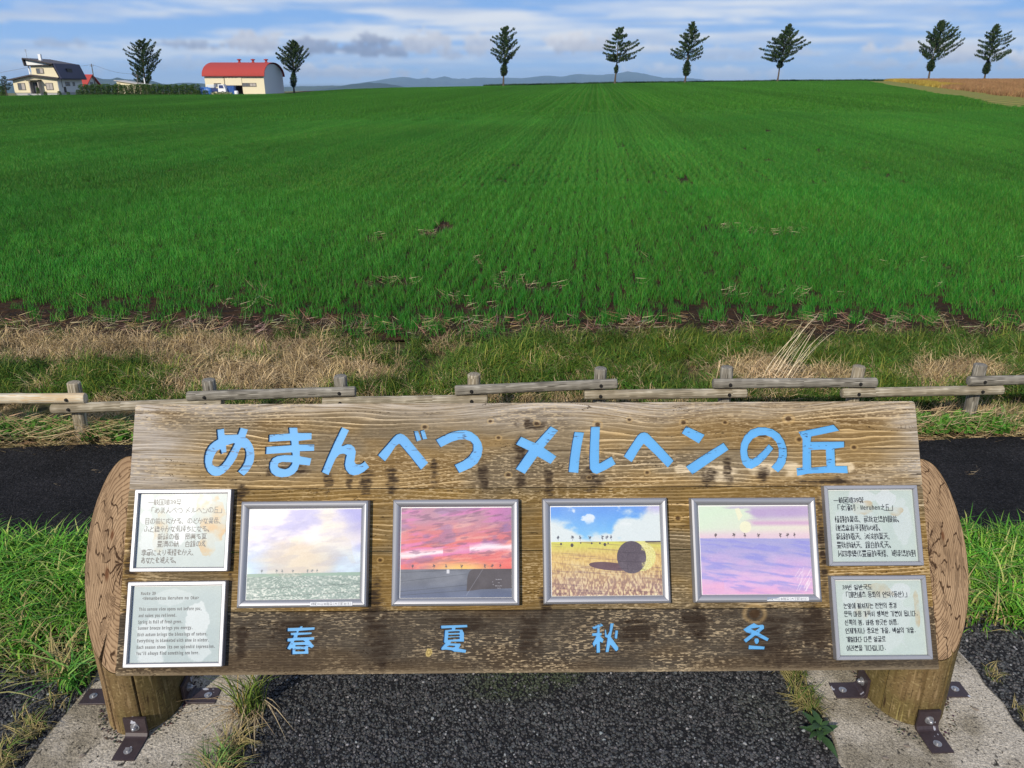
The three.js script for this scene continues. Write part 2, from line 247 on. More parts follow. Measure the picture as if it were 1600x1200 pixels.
{
  const r = mulberry(6), L = [[], []], g = [0, 1].map((i) => rowTuft(115, 0.09, 0.17, 0.045, 0.105, 0.005, 120 + i));
  for (let row = -300; row < 330; row++) { const rv = rowVigour(row + 500, 0.2), gap = hash2(row, 6) < 0.14 ? 0.72 : 1; for (let d = 14.6; d < 53; d += 0.2) {
    const x = row * 0.2 + (d - 6) * ROWX + (r() - 0.5) * 0.06; if (Math.abs(x) > 0.96 * d + 2 || (d > 40 && r() < (d - 40) / 13)) continue; const dd = d + (r() - 0.5) * 0.16; if (r() < bare(x, dd) || r() > gap) continue;
    const t = vigour(x, dd) * rv * (0.9 + r() * 0.2); L[r() < 0.5 ? 0 : 1].push([x, heightAt(x, -dd) - 0.01, -dd, along(r), 0.9 + r() * 0.25, 0, 0, t * (0.95 + 0.3 * fbm(x * 0.3, dd * 0.3 + 7, 2)), t, t * 0.95, 0.75 + rv * 0.3]);
  } }
  L.forEach((l, i) => scatter('wheat_crop', g[i], wheatMat, l, ['green wheat rows across the middle of the field', 'green wheat rows mixed through the middle of the field'][i], 'wheat'));
}
{
  const r = mulberry(7), L = [], g = rowTuft(150, 0.34, 0.85, 0.08, 0.16, 0.026, 130, 1);
  for (let row = -420; row < 420; row++) { const rv = rowVigour(row + 2000, 0.24); for (let d = 39.5; d < 183; d += 1.0) {
    const xx = row * 0.55 + (d - 6) * ROWX, dd = d + (r() - 0.5) * 0.9; if (Math.abs(xx) > 0.94 * d + 3 || (d < 52 && r() > (d - 39) / 13)) continue; if (xx > beanEdge(dd) - 5.3) continue; if (xx < -36 && dd > 137 - (xx < -70 ? 1.5 : 0)) continue;
    const t = (0.82 + 0.36 * fbm(xx * 0.1 + 9, dd * 0.03 + 4, 3)) * (0.92 + r() * 0.16) * rv; L.push([xx, heightAt(xx, -dd) - 0.01, -dd, along(r), 0.95 + r() * 0.2, 0, 0, t * 1.15, t * 0.9, t * 0.75, 0.7 + rv * 0.35]);
  } }
  scatter('wheat_crop', g, wheatMat, L, 'far green wheat reaching up to the crest', 'wheat');
}
// beans: brown, knee high, on the right; a dark leafy crop just over the crest
{
  const r = mulberry(8), g = tuftGeo(90, 0.45, 0.25, 0.62, 0.05, 0.4, 140, { segs: 1, tints: [[0.26, 0.14, 0.065], [0.33, 0.2, 0.1], [0.2, 0.1, 0.05], [0.3, 0.2, 0.08]] }), L = [], B = [];
  for (let d = 36; d < 184; d += 0.75) for (let x = beanEdge(d); x < 8 + d * 0.86; x += 0.8) { const t = 0.8 + r() * 0.5, e = x - beanEdge(d), yel = e < 2.6 && d > 105 ? 1 : 0; L.push([x + (r() - 0.5) * 0.6, heightAt(x, -d), -d + (r() - 0.5) * 0.6, r() * 6.28, 0.8 + r() * 0.35, 0, 0, t * (yel ? 1.15 : 1), t * (yel ? 1.45 : 1), t * (yel ? 0.6 : 1)]); }
  scatter('bean_crop', g, blade(0.9), L, 'ripe brown bean plants filling the right hand field', 'beans');
  const g2 = tuftGeo(80, 0.5, 0.2, 0.55, 0.07, 0.5, 141, { segs: 1, tints: [[0.02, 0.05, 0.018], [0.03, 0.06, 0.02]] });
  for (let x = -6; x < 112; x += 0.5) for (let k = 0; k < 3; k++) { const d = 184.5 + k * 1.2 + r(); B.push([x + r() * 0.4, heightAt(x, -d), -d, r() * 6.28, 0.8 + r() * 0.5]); }
  scatter('leafy_crop', g2, blade(0.8), B, 'dark leafy crop line along the crest behind the trees', 'crop');
}
// the bank between fence and field: dry and green patches
const dryness = (x, d) => {
  let v = 0; for (const [px, pd, rx, rd, s] of [[-2.5, 5.7, 1.9, 0.42, 1], [-1.7, 5.1, 0.9, 0.45, 1], [-3.8, 5.8, 1.3, 0.4, 0.9], [1.85, 5.1, 0.62, 0.42, 1.1], [3.2, 5.15, 0.55, 0.32, 1], [-2.9, 4.45, 1.1, 0.26, 0.8], [2.9, 4.4, 0.8, 0.25, 0.75], [0, 4.5, 2.6, 0.25, 0.5]]) v = Math.max(v, s * sstep(1.15, 0.55, Math.hypot((x - px) / rx, (d - pd) / rd) + (fbm(x * 2.2 + 8, d * 3 + 2, 3) - 0.5) * 1.0));
  for (const [px, pd, rx, rd, s] of [[-3.05, 5.15, 0.75, 0.4, 1], [-0.95, 5.55, 0.5, 0.2, 0.9], [-2.0, 5.45, 0.3, 0.16, 0.7]]) v *= 1 - s * sstep(1.1, 0.5, Math.hypot((x - px) / rx, (d - pd) / rd) + (fbm(x * 3, d * 3, 3) - 0.5) * 0.8);
  return v;
};
const mound = (x, d) => 0.02 + 0.05 * fbm(x * 1.6, d * 2.2, 3);
{
  const r = mulberry(11), green = [], dry = [], lying = [];
  const G1 = tuftGeo(30, 0.06, 0.05, 0.135, 0.0038, 1.1, 200, { tints: [[0.075, 0.125, 0.018], [0.048, 0.1, 0.015], [0.14, 0.16, 0.035], [0.05, 0.145, 0.018]], segs: 3, droop: 0.35 });
  const D1 = tuftGeo(28, 0.06, 0.06, 0.14, 0.0033, 1.2, 201, { tints: [[0.54, 0.4, 0.21], [0.42, 0.31, 0.15], [0.66, 0.52, 0.31], [0.24, 0.165, 0.085]], segs: 3, droop: 0.45 });
  for (let d = 4.06; d < 6.62; d += 0.052) for (let x = -0.95 * d - 1.4; x < 0.95 * d + 1.4; x += 0.055) {
    const xx = x + (r() - 0.5) * 0.06, dd = d + (r() - 0.5) * 0.06; if (dd > wheatFront(xx) - 0.14 + (r() - 0.5) * 0.2) continue; if (dd < 4.1 + xx * 0.022 + (fbm(xx * 2.3, 1, 3) - 0.5) * 0.2) continue;
    const near = sstep(5.9, 6.12, dd); if (r() < near * 0.93) continue; const tus = fbm(xx * 5.5 + 3, dd * 7 + 1, 3); if (r() < sstep(0.5, 0.32, tus) * 0.75) continue;
    const v = dryness(xx, dd), y = heightAt(xx, -dd) - 0.012, isDry = r() < v * 0.92 + 0.08, s = (0.65 + r() * 0.45) * (0.55 + tus * 1.0) * (dd < 4.6 ? 0.66 : 1);
    const t = (0.7 + 0.55 * fbm(xx * 2.5 + 4, dd * 2.5, 2)) * (0.75 + r() * 0.5);
    if (isDry) dry.push([xx, y, -dd, r() * 6.28, s, (r() - 0.3) * 0.7, (r() - 0.5) * 0.7, t, t, t * (0.9 + r() * 0.2)]);
    else { const u = fbm(xx * 1.7 + 50, dd * 1.9, 3); green.push([xx, y, -dd, r() * 6.28, s, 0.25, -0.35, t * (0.75 + u * 0.7), t * (0.85 + u * 0.35), t * 0.9]); }
  }
  scatter('bank_grass', G1, blade(0.6), green, 'olive green grass on the bank behind the rail fence', 'grass');
  scatter('dry_grass', D1, blade(0.8), dry, 'withered straw coloured grass on the bank behind the fence', 'dry grass');
  // straw lying on the bare soil strip at the edge of the wheat
  const S1 = tuftGeo(8, 0.06, 0.07, 0.18, 0.0032, 0.45, 210, { tints: [[0.46, 0.35, 0.2], [0.32, 0.23, 0.13], [0.55, 0.44, 0.28]], segs: 2 });
  for (let i = 0; i < 900; i++) { const x = (r() - 0.5) * 15, d = 5.98 + r() * 0.5; lying.push([x, heightAt(x, -d) + 0.012, -d, r() * 6.28, 0.6 + r() * 0.6, 1.25 + r() * 0.4, 0, 0.6 + r() * 0.4, 0.55 + r() * 0.4, 0.55 + r() * 0.4]); }
  for (let i = 0; i < 5000; i++) { const x = (r() - 0.5) * 15, d = 6.7 + r() * 4.4; if (r() > bare(x, d)) continue; lying.push([x, heightAt(x, -d) + 0.02, -d, r() * 6.28, 0.6 + r() * 0.5, 1.2 + r() * 0.4, 0]); }
  // dead grass combed over the edge of the footpath
  for (let i = 0; i < 1300; i++) { const x = (r() - 0.5) * 9, d = 4.0 + r() * 0.3 + x * 0.022; lying.push([x, 0.012 + r() * 0.015, -d, -1.57 + (r() - 0.5) * 1.6 + (r() < 0.5 ? 0 : 3.14), 0.7 + r() * 0.5, 1.2 + r() * 0.3, 0, 0.75 + r() * 0.2, 0.72 + r() * 0.2, 0.7]); }
  for (let i = 0; i < 40; i++) { const x = (r() - 0.5) * 8, q = r(), d = lerp(3.05, 4.0, q * q * 0.3 + 0.7 * (r() < 0.6 ? 1 - r() * 0.25 : r())); lying.push([x, 0.008, -d, r() * 6.28, 0.25 + r() * 0.35, 1.45, 0, 0.7, 0.68, 0.66]); }
  scatter('straw_litter', S1, blade(0.8), lying, 'loose straw lying on the bare soil strip and path edge', 'straw');
  // leafy weeds along the far edge of the path
  const Wd = tuftGeo(22, 0.05, 0.03, 0.08, 0.022, 0.9, 220, { tints: [[0.07, 0.2, 0.025], [0.1, 0.24, 0.03], [0.05, 0.15, 0.02]], segs: 2, droop: 0.3 }), wl = [];
  for (const [x0, x1, n] of [[-3.4, -2.55, 110], [-2.45, -1.5, 60], [2.35, 3.6, 90]]) for (let i = 0; i < n; i++) { const x = lerp(x0, x1, r()), d = 4.13 + r() * 0.16 + x * 0.022; wl.push([x, 0.004, -d, r() * 6.28, 0.7 + r() * 0.7, 0, 0]); }
  scatter('path_weeds', Wd, blade(0.5), wl, 'bright leafy weeds along the far edge of the footpath', 'weeds');
}
// lawn between lay-by and footpath
{
  const r = mulberry(13), L = [], Y = [];
  const G = [0, 1].map((i) => tuftGeo(22, 0.05, 0.05, 0.15, 0.0058, 0.9, 230 + i, { tints: [[0.065, 0.21, 0.018], [0.1, 0.29, 0.025], [0.04, 0.13, 0.015], [0.21, 0.38, 0.05], [0.28, 0.3, 0.09]], segs: 4, droop: 0.3 }));
  const Yg = tuftGeo(16, 0.045, 0.04, 0.12, 0.004, 1.2, 233, { tints: [[0.2, 0.2, 0.06], [0.3, 0.24, 0.1], [0.1, 0.16, 0.03], [0.36, 0.28, 0.13]], segs: 3, droop: 0.4 });
  const LL = [[], []];
  for (let d = 2.02; d < 3.2; d += 0.04) for (let x = -4.2; x < 4.2; x += 0.043) {
    const xx = x + (r() - 0.5) * 0.05, dd = d + (r() - 0.5) * 0.05, lo = xx < -1.35 ? 2.1 + 0.13 * sstep(-1.5, -1.7, xx) : xx > 1.55 ? 2.46 : 2.45; if (Math.abs(xx) < 1.0 && dd < 2.5) continue;
    const e0 = lo + (fbm(xx * 3 + 3, 4, 3) - 0.5) * 0.16, e1 = 3.02 + xx * 0.015 + (fbm(xx * 2.1, 7, 3) - 0.5) * 0.18; if (dd < e0 || dd > e1) continue; if (xx > -1.46 && xx < -0.84 && dd < 2.28) continue; if (xx > 0.93 && xx < 1.63 && dd < 2.44) continue;
    const k = sstep(e0 + 0.38, e0 + 0.08, dd), y = -0.006; if (r() < k * 0.5 * (0.4 + fbm(xx * 5, dd * 5, 2))) Y.push([xx, y, -dd, r() * 6.28, 0.8 + r() * 0.5, 0.2, -0.2]); else if (r() < 0.96) { const t = 0.8 + 0.45 * fbm(xx * 4, dd * 4, 2); LL[r() < 0.5 ? 0 : 1].push([xx, y, -dd, r() * 6.28, 0.75 + r() * 0.5, (r() - 0.5) * 0.3, (r() - 0.5) * 0.3, t, t, t]); }
  }
  LL.forEach((l, i) => scatter('lawn_grass', G[i], blade(0.42), l, ['lush green grass beside the sign posts', 'lush green grass mixed between the blades beside the posts'][i], 'grass'));
  // yellowed grass in the joints of footings and asphalt
  for (let i = 0; i < 26; i++) { const t = r(); Y.push([-1.475 - r() * 0.05 + (t < 0.6 ? 0 : -r() * 0.06), 0, -lerp(1.62, 2.06, r()), r() * 6.28, 0.4 + r() * 0.45, 0.2, 0.3]); }
  for (let i = 0; i < 26; i++) Y.push([-0.85 + (r() - 0.5) * 0.05, 0, -lerp(1.62, 1.86, r()), r() * 6.28, 0.5 + r() * 0.5]);
  for (let i = 0; i < 34; i++) Y.push([1.64 + r() * 0.03, 0, -lerp(1.75, 2.2, r()), r() * 6.28, 0.25 + r() * 0.25]);
  for (let i = 0; i < 40; i++) Y.push([0.97 + (r() - 0.5) * 0.05, 0, -lerp(1.95, 2.3, r()), r() * 6.28, 0.45 + r() * 0.4, 0.2, 0.5, 0.7, 0.75, 0.7]);
  scatter('yellowed_grass', Yg, blade(0.6), Y, 'yellowed grass at the edges of asphalt and footings', 'grass');
}
// aggregate of the worn lay-by asphalt: chips of stone standing proud
{
  const r = mulberry(17), chips = [0, 1, 2].map((k) => { const g = new THREE.IcosahedronGeometry(1, 0), p = g.attributes.position, key = {}; for (let i = 0; i < p.count; i++) { const id = [p.getX(i), p.getY(i), p.getZ(i)].map((v) => v.toFixed(2)).join(); if (!key[id]) key[id] = 0.72 + r() * 0.5; p.setXYZ(i, p.getX(i) * key[id], p.getY(i) * key[id] * 0.7, p.getZ(i) * key[id]); } g.computeVertexNormals(); g.deleteAttribute('uv'); return g; });
  const m = RM({ color: 0xffffff, roughness: 0.62 }), L = [[], [], []];
  const add = (x0, x1, d0, d1, per, s0, s1) => { const n = Math.round((x1 - x0) * (d1 - d0) * per); for (let i = 0; i < n; i++) { const x = lerp(x0, x1, r()), d = lerp(d0, d1, r()), moss = sstep(0.5, 0.7, fbm(x * 2.2 + 6, d * 3, 3)) * sstep(1.85, 2.1, d) * (x > -0.5 && x < 0.95 ? 1 : 0), q = r(); let t = q > 0.985 ? 0.24 : q > 0.86 ? 0.085 : 0.014 + r() * 0.045; const red = 1 + (r() - 0.5) * 0.2; let c = [t * red, t, t * 0.99]; if (moss > 0 && q < 0.9) c = mix3(c, [0.03, 0.042, 0.012], moss * 0.8); L[i % 3].push([x, (r() - 0.4) * 0.003, -d, r() * 6.28, lerp(s0, s1, r() * r()), r() * 0.9, r() * 0.9, ...c]); } };
  add(-0.9, 1.03, 1.1, 2.5, 19000, 0.0035, 0.0085); add(-3.0, -1.43, 1.1, 2.3, 14000, 0.004, 0.009); add(1.6, 3.2, 1.1, 2.56, 14000, 0.004, 0.009);
  L.forEach((l, i) => scatter('asphalt_chips', chips[i], m, l, ['dark stone chips of the worn asphalt under the sign', 'more dark stone chips in the worn asphalt', 'small black chips in the worn asphalt'][i], 'asphalt chips'));
}
// crumbs, seeds and bits of leaf lying on the footings
{
  const r = mulberry(19), L = [], g = new THREE.IcosahedronGeometry(1, 0).scale(1, 0.25, 0.6); g.deleteAttribute('uv'); g.computeVertexNormals();
  for (const [x0, x1, n] of [[-1.42, -0.88, 150], [1.02, 1.58, 110]]) for (let i = 0; i < n; i++) { const x = lerp(x0, x1, r()), q = r(), t = q > 0.8 ? 0.16 : 0.02 + r() * 0.04; L.push([x, 0.0095, -lerp(1.55, 2.25, r()), r() * 6.28, q > 0.93 ? 0.011 : 0.0015 + r() * 0.003, 0, 0, t * 1.2, t, t * 0.8]); }
  for (let i = 0; i < 700; i++) { const s = r() < 0.6 ? -1 : 1, a = r() * 6.28, q = 1.0 + r() * 0.22; L.push([s * 1.245 + 0.0515 + Math.cos(a) * 0.122 * q, 0.0095, -2.056 + Math.sin(a) * 0.172 * q, r() * 6.28, 0.002 + r() * 0.004, 0, 0, 0.03 + r() * 0.05, 0.028 + r() * 0.04, 0.025 + r() * 0.03]); }
  scatter('debris', g, RM({ color: 0xffffff, roughness: 0.95 }), L, 'dark crumbs of soil and leaf on the concrete footings', 'debris');
}
// single plants that stand out
{
  const pale = [[0.66, 0.54, 0.36], [0.76, 0.64, 0.44], [0.55, 0.43, 0.27]];
  const a = thing('dry_grass_clump', [1.8, 0, -4.98], 0, 'tall pale dry grass stalks leaning right behind the fence', 'grass clump');
  part(a, 'stalks', tuftGeo(34, 0.1, 0.28, 0.56, 0.0028, 0.24, 300, { segs: 6, dir: 0.1, spread: 2.4, tints: pale, droop: 0.03 }).rotateZ(-0.34), blade(0.8));
  part(a, 'withered_base', tuftGeo(160, 0.22, 0.08, 0.17, 0.005, 1.3, 301, { segs: 3, tints: [[0.55, 0.38, 0.2], [0.68, 0.5, 0.3]], droop: 0.4 }), blade(0.8));
  const b = thing('grass_tuft', [-0.845, 0, -1.985], 0, 'upright grass tuft between left concrete footing and asphalt', 'grass tuft');
  part(b, 'green_blades', tuftGeo(85, 0.045, 0.1, 0.24, 0.0042, 0.55, 310, { segs: 5, tints: [[0.13, 0.19, 0.035], [0.09, 0.15, 0.03], [0.2, 0.23, 0.06], [0.24, 0.17, 0.06]], droop: 0.1 }), blade(0.5));
  part(b, 'dead_blades', tuftGeo(60, 0.06, 0.05, 0.16, 0.0034, 1.7, 311, { segs: 4, tints: [[0.42, 0.33, 0.19], [0.3, 0.22, 0.13]], droop: 0.75, dir: 2.0, spread: 3 }), blade(0.7));
  const c = thing('grass_tuft', [-0.875, 0, -1.76], 0, 'small green grass tuft at the bottom edge, right of left footing', 'grass tuft');
  part(c, 'green_blades', tuftGeo(38, 0.05, 0.05, 0.12, 0.0045, 0.8, 312, { segs: 4, tints: [[0.1, 0.2, 0.05], [0.14, 0.24, 0.06]], droop: 0.2 }), blade(0.5));
  const d = thing('grass_tuft', [-1.71, 0, -2.04], 0, 'thin star shaped grass tuft growing in left asphalt', 'grass tuft');
  part(d, 'green_blades', tuftGeo(16, 0.015, 0.09, 0.18, 0.005, 1.5, 313, { segs: 5, tints: [[0.16, 0.2, 0.05], [0.3, 0.28, 0.1]], droop: 0.4 }), blade(0.5));
  const e = thing('grass_tuft', [-1.47, 0, -2.09], 0, 'broad bladed grass tuft at the left footing corner', 'grass tuft');
  part(e, 'green_blades', tuftGeo(34, 0.05, 0.12, 0.24, 0.008, 1.1, 314, { segs: 5, tints: [[0.06, 0.2, 0.03], [0.09, 0.24, 0.035], [0.16, 0.28, 0.06]], droop: 0.35 }), blade(0.42));
  // leafy weed: separate lance shaped leaves
  const w = thing('leafy_weed', [0.95, 0, -1.87], 0, 'dark green broad leaved weed left of the right footing', 'weed'), r = mulberry(41);
  const lm = mat([0.03, 0.07, 0.018], 0.6, { side: THREE.DoubleSide });
  for (let i = 0; i < 13; i++) {
    const len = 0.06 + r() * 0.065, wd = len * 0.27, az = i * 2.4 + r() * 0.5, el = 0.25 + r() * 0.75, pos = [], idx = [], N = 6;
    for (let s = 0; s <= N; s++) { const f = s / N, o = f * len, y = Math.sin(el) * o - 0.35 * f * f * len, h = Math.cos(el) * o, k = wd * 0.5 * Math.sin(Math.PI * Math.pow(f, 0.75)) + 0.0006; pos.push(h, y + k * 0.25, -k, h, y, 0, h, y + k * 0.25, k); if (s) { const a0 = (s - 1) * 3; idx.push(a0, a0 + 1, a0 + 4, a0, a0 + 4, a0 + 3, a0 + 1, a0 + 2, a0 + 5, a0 + 1, a0 + 5, a0 + 4); } }
    const g = new THREE.BufferGeometry(); g.setAttribute('position', new THREE.Float32BufferAttribute(pos, 3)); g.setIndex(idx); g.computeVertexNormals(); g.scale(0.78, 0.78, 0.78); const leaf = part(w, 'leaf', g, lm); leaf.rotation.y = az; leaf.position.y = 0.012 + i * 0.004;
  }
  part(w, 'stem', new THREE.CylinderGeometry(0.0025, 0.0035, 0.085, 6).translate(0, 0.04, 0), mat([0.05, 0.1, 0.03], 0.6));
}
// ---------------------------------------------------------------- far hills
function ridge(name, tab, R, depth, seed, label) {   // tab: [azimuth deg, tangent of elevation]
  const pos = [], idx = [], a0 = tab[0][0], a1 = tab[tab.length - 1][0], na = Math.round((a1 - a0) * 9), nr = 16;
  for (let i = 0; i <= na; i++) {
    const a = lerp(a0, a1, i / na), e = interp(tab, a), t = a * Math.PI / 180, crest = 1.9 + e * R + (fbm(a * 3.3 + seed, seed, 4) - 0.5) * R * 0.0011;
    for (let j = 0; j <= nr; j++) {
      const f = j / nr, u = f < 0.7 ? f / 0.7 : 1 - (f - 0.7) / 0.3, d = R - depth * 0.7 + depth * f, n = fbm(a * 1.7 + seed * 3, d / depth * 5, 4);
      const h = lerp(-75, crest, Math.pow(sstep(0, 1, u) , 0.85) * (f === 0.7 ? 1 : lerp(1, 0.72 + 0.5 * n, Math.sin(Math.PI * u)))); pos.push(Math.sin(t) * d, Math.min(h, 1.9 + (crest - 1.9) * d / R), -Math.cos(t) * d);
    }
  }
  for (let i = 0; i < na; i++) for (let j = 0; j < nr; j++) { const p = i * (nr + 1) + j, q = p + nr + 1; idx.push(p, q, q + 1, p, q + 1, p + 1); }
  const g = new THREE.BufferGeometry(); g.setAttribute('position', new THREE.Float32BufferAttribute(pos, 3)); g.setIndex(idx);
  const col = []; for (let i = 0; i < pos.length / 3; i++) { const k = fbm(pos[i * 3] / 420 + seed, pos[i * 3 + 2] / 420, 3), c = mix3([0.02, 0.04, 0.022], [0.05, 0.07, 0.034], sstep(0.35, 0.7, k)); col.push(...c); }
  g.setAttribute('color', new THREE.Float32BufferAttribute(col, 3)); g.computeVertexNormals();
  return top(name, g, RM({ vertexColors: true, roughness: 1, side: THREE.DoubleSide }), label, 'hills', null, 'structure');
}
ridge('hill_range', [[-13.5, -0.004], [-11.26, 0], [-9.46, 0.00422], [-8.42, 0.0074], [-7.39, 0.00918], [-6.36, 0.00709], [-5.75, 0.00823], [-5.36, 0.00738], [-4.58, 0.00994], [-4.06, 0.0074], [-2.97, 0.0074], [-2.53, 0.00854], [-1.22, 0.00826], [0.92, 0.00784], [2.18, 0.01067], [3.4, 0.00946], [4.36, 0.01249], [5.36, 0.01162], [6.18, 0.01132], [6.99, 0.01243], [7.8, 0.01521], [8.62, 0.01371], [9.44, 0.01068], [10.25, 0.00813], [11.27, 0.00776], [12.06, 0.00767], [12.78, 0.00612], [13.45, 0.00513], [14.15, 0.00526], [15.42, 0.0044], [17, 0.0036], [17.99, 0.00509], [18.57, 0.00622], [19.17, 0.00505], [20.54, 0.00334], [26, 0.001]], 15000, 5000, 3, 'long hazy blue hill range behind the tree row');
ridge('hill_range', [[-14.6, -0.009], [-13.8, -0.00626], [-12.7, -0.00419], [-11.69, -0.00175], [-10.96, 0.00105], [-9.63, 0.00282], [-8.63, 0.00177], [-7.63, -0.00071], [-6.82, -0.00355], [-5.7, -0.0075]], 6000, 1800, 7, 'darker rounded hill right of the barn');
ridge('hill_range', [[-36, 0.001], [-32.7, 0.0024], [-31.1, 0.00183], [-29.5, 0.00124], [-27.47, 0.0045], [-26.44, 0.00829], [-26.04, 0.00615], [-25.67, 0.00578], [-25.25, 0.00773], [-24.55, 0.00539], [-24.11, 0.00586], [-23.31, 0.00459], [-22.78, 0.00198], [-22.3, 0.00066], [-21.73, 0.00226], [-21.08, 0.00267], [-20.09, 0.00134], [-18.61, 0], [-16.24, -0.0015], [-15.4, -0.0018], [-13.8, -0.0013], [-12.2, -0.0004], [-10.4, -0.0007], [-9.1, -0.004]], 7000, 2200, 13, 'blue hills behind the farmhouse');

// ---------------------------------------------------------------- farm
const cream = mat([0.72, 0.64, 0.44], 0.85), paleGrey = mat([0.6, 0.62, 0.62], 0.8), brownFascia = mat([0.045, 0.035, 0.035], 0.6), navy = mat([0.022, 0.024, 0.06], 0.55), dark = mat([0.01, 0.01, 0.012], 0.5), glass = mat([0.12, 0.13, 0.14], 0.15), frameM = mat([0.16, 0.14, 0.12], 0.5), concrete = mat([0.4, 0.4, 0.4], 0.9), redRoof = mat([0.36, 0.055, 0.045], 0.75), white = mat([0.78, 0.78, 0.76], 0.7), curtain = mat([0.42, 0.38, 0.34], 0.9), blueM = mat([0.02, 0.09, 0.32], 0.5), deepBlue = mat([0.015, 0.035, 0.14], 0.5);
function extr(pts, depth, z0 = 0, holes = []) { const s = new THREE.Shape(pts.map(([x, y]) => new THREE.Vector2(x, y))); for (const h of holes) s.holes.push(new THREE.Path(h.map(([x, y]) => new THREE.Vector2(x, y)))); const g = new THREE.ExtrudeGeometry(s, { depth, bevelEnabled: false }); g.translate(0, 0, z0); return g; }
function slab(x0, y0, x1, y1, th, depth, z0) { const l = Math.hypot(x1 - x0, y1 - y0), nx = -(y1 - y0) / l * th, ny = (x1 - x0) / l * th; return extr([[x0, y0], [x1, y1], [x1 + nx, y1 + ny], [x0 + nx, y0 + ny]], depth, z0); }
function windowAt(p, x, y, w, h, z, turn = 0, split = 1, blind) {   // centre x, y on a wall at z; facing +z unless turned
  const g = new THREE.Group(); g.name = 'window'; p.add(g); g.position.set(x, y, z); g.rotation.y = turn;
  part(g, 'frame', mergeGeometries([box(w + 0.16, 0.08, 0.09, 0, h / 2 + 0.04, 0), box(w + 0.16, 0.08, 0.09, 0, -h / 2 - 0.04, 0), box(0.08, h, 0.09, -w / 2 - 0.04, 0, 0), box(0.08, h, 0.09, w / 2 + 0.04, 0, 0)]), frameM);
  for (let i = 0; i < split; i++) part(g, 'pane', box(w / split - 0.05, h, 0.03, -w / 2 + (i + 0.5) * w / split, 0, 0.01), blind && i >= blind[0] ? curtain : glass);
  if (split > 1) part(g, 'mullion', box(0.05, h, 0.06, 0, 0, 0.01), frameM);
}
{
  const D = 8, hz = heightAt(-80, -140), h = thing('farmhouse', [-80, hz + 0.02, -140], 0, 'cream two storey farmhouse with dark mansard roof at far left', 'house');
  part(h, 'foundation', box(7.4, 0.5, D - 0.1, 0.22, 0.2, -D / 2 - 0.04), concrete);
  part(h, 'wall', extr([[-3.5, 0.42], [3.95, 0.42], [3.95, 2.55], [-0.1, 3.04], [-3.5, 2.36]], D, -D), cream);
  part(h, 'side_wall', box(0.05, 2.1, D - 0.1, 3.985, 1.5, -D / 2), paleGrey);
  part(h, 'lower_roof', mergeGeometries([slab(-3.95, 2.3, -0.1, 3.06, 0.2, D + 0.9, -D - 0.3), slab(-0.095, 3.06, 4.5, 2.56, 0.2, D * 0.5, -D * 0.5 + 0.6)]), brownFascia);
  part(h, 'upper_wall', extr([[-0.3, 3.1], [4.1, 2.75], [3.35, 4.74], [-0.3, 4.66]], D - 0.5, -D), cream);
  part(h, 'gable_panel', extr([[-0.72, 4.72], [3.2, 4.8], [-0.68, 5.62]], D - 0.2, -D + 0.1), white);
  part(h, 'upper_roof', mergeGeometries([slab(-0.98, 5.68, 3.82, 4.82, 0.16, D + 0.5, -D - 0.1), slab(-0.74, 4.6, -0.9, 5.67, 0.14, D + 0.4, -D - 0.05), box(3.9, 0.1, D - 0.2, 1.2, 4.66, -D / 2)]), brownFascia);
  const man = part(h, 'mansard_roof', mergeGeometries([slab(4.68, 2.6, 3.8, 4.92, -0.2, D + 0.3, -D - 0.15), box(0.4, 0.16, D + 0.7, 4.55, 2.58, -D / 2 + 0.05)]), navy);
  part(man, 'roof_window', box(0.5, 0.9, 1.7, 4.25, 3.8, -3.6), dark);
  part(h, 'chimney', box(0.42, 1.0, 0.42, 1.0, 5.95, -1.6), white);
  part(h, 'balcony_post', box(0.16, 1.5, 0.16, -0.62, 3.92, -0.5), white); part(h, 'balcony_rail', box(0.5, 0.5, 0.06, -0.5, 3.4, -0.9), paleGrey);
  part(h, 'antenna', mergeGeometries([box(0.03, 1.5, 0.03, -0.62, 6.4, -0.6), box(0.6, 0.025, 0.025, -0.62, 6.9, -0.6), box(0.4, 0.025, 0.025, -0.62, 7.08, -0.6)]), frameM);
  windowAt(h, -2.14, 1.4, 1.1, 0.95, 0.02, 0, 2, [1]); windowAt(h, 2.54, 1.42, 1.05, 0.95, 0.02, 0, 2, [0]); windowAt(h, 1.17, 3.83, 1.05, 0.68, -0.46, 0, 2, [1]);
  const dr = part(h, 'door', box(1.1, 1.75, 0.06, 0.39, 1.15, 0.03), mat([0.06, 0.03, 0.025], 0.5)); part(dr, 'pane', box(0.36, 1.5, 0.03, 0.1, 1.2, 0.07), glass); part(dr, 'pane', box(0.36, 1.5, 0.03, 0.62, 1.2, 0.07), dark);
  for (const x of [-0.32, 1.12]) part(h, 'porch_wall', box(0.14, 2.0, 0.9, x, 1.2, 0.4), curtain);
  part(h, 'awning', rbox(2.0, 0.22, 1.3, 0.05, 0.39, 2.36, 0.5), mat([0.1, 0.09, 0.06], 0.7)); part(h, 'step', box(2.2, 0.3, 1.2, 0.39, 0.13, 0.6), concrete);
  for (const z of [-2.6, -3.4, -5.0]) windowAt(h, 4.03, 1.8, 0.5, 0.5, z, Math.PI / 2);
  part(h, 'side_door', box(0.05, 0.9, 0.7, 4.03, 0.9, -1.9), dark); part(h, 'side_pipe', box(0.06, 1.3, 0.06, 4.05, 1.9, -1.2), dark);
}
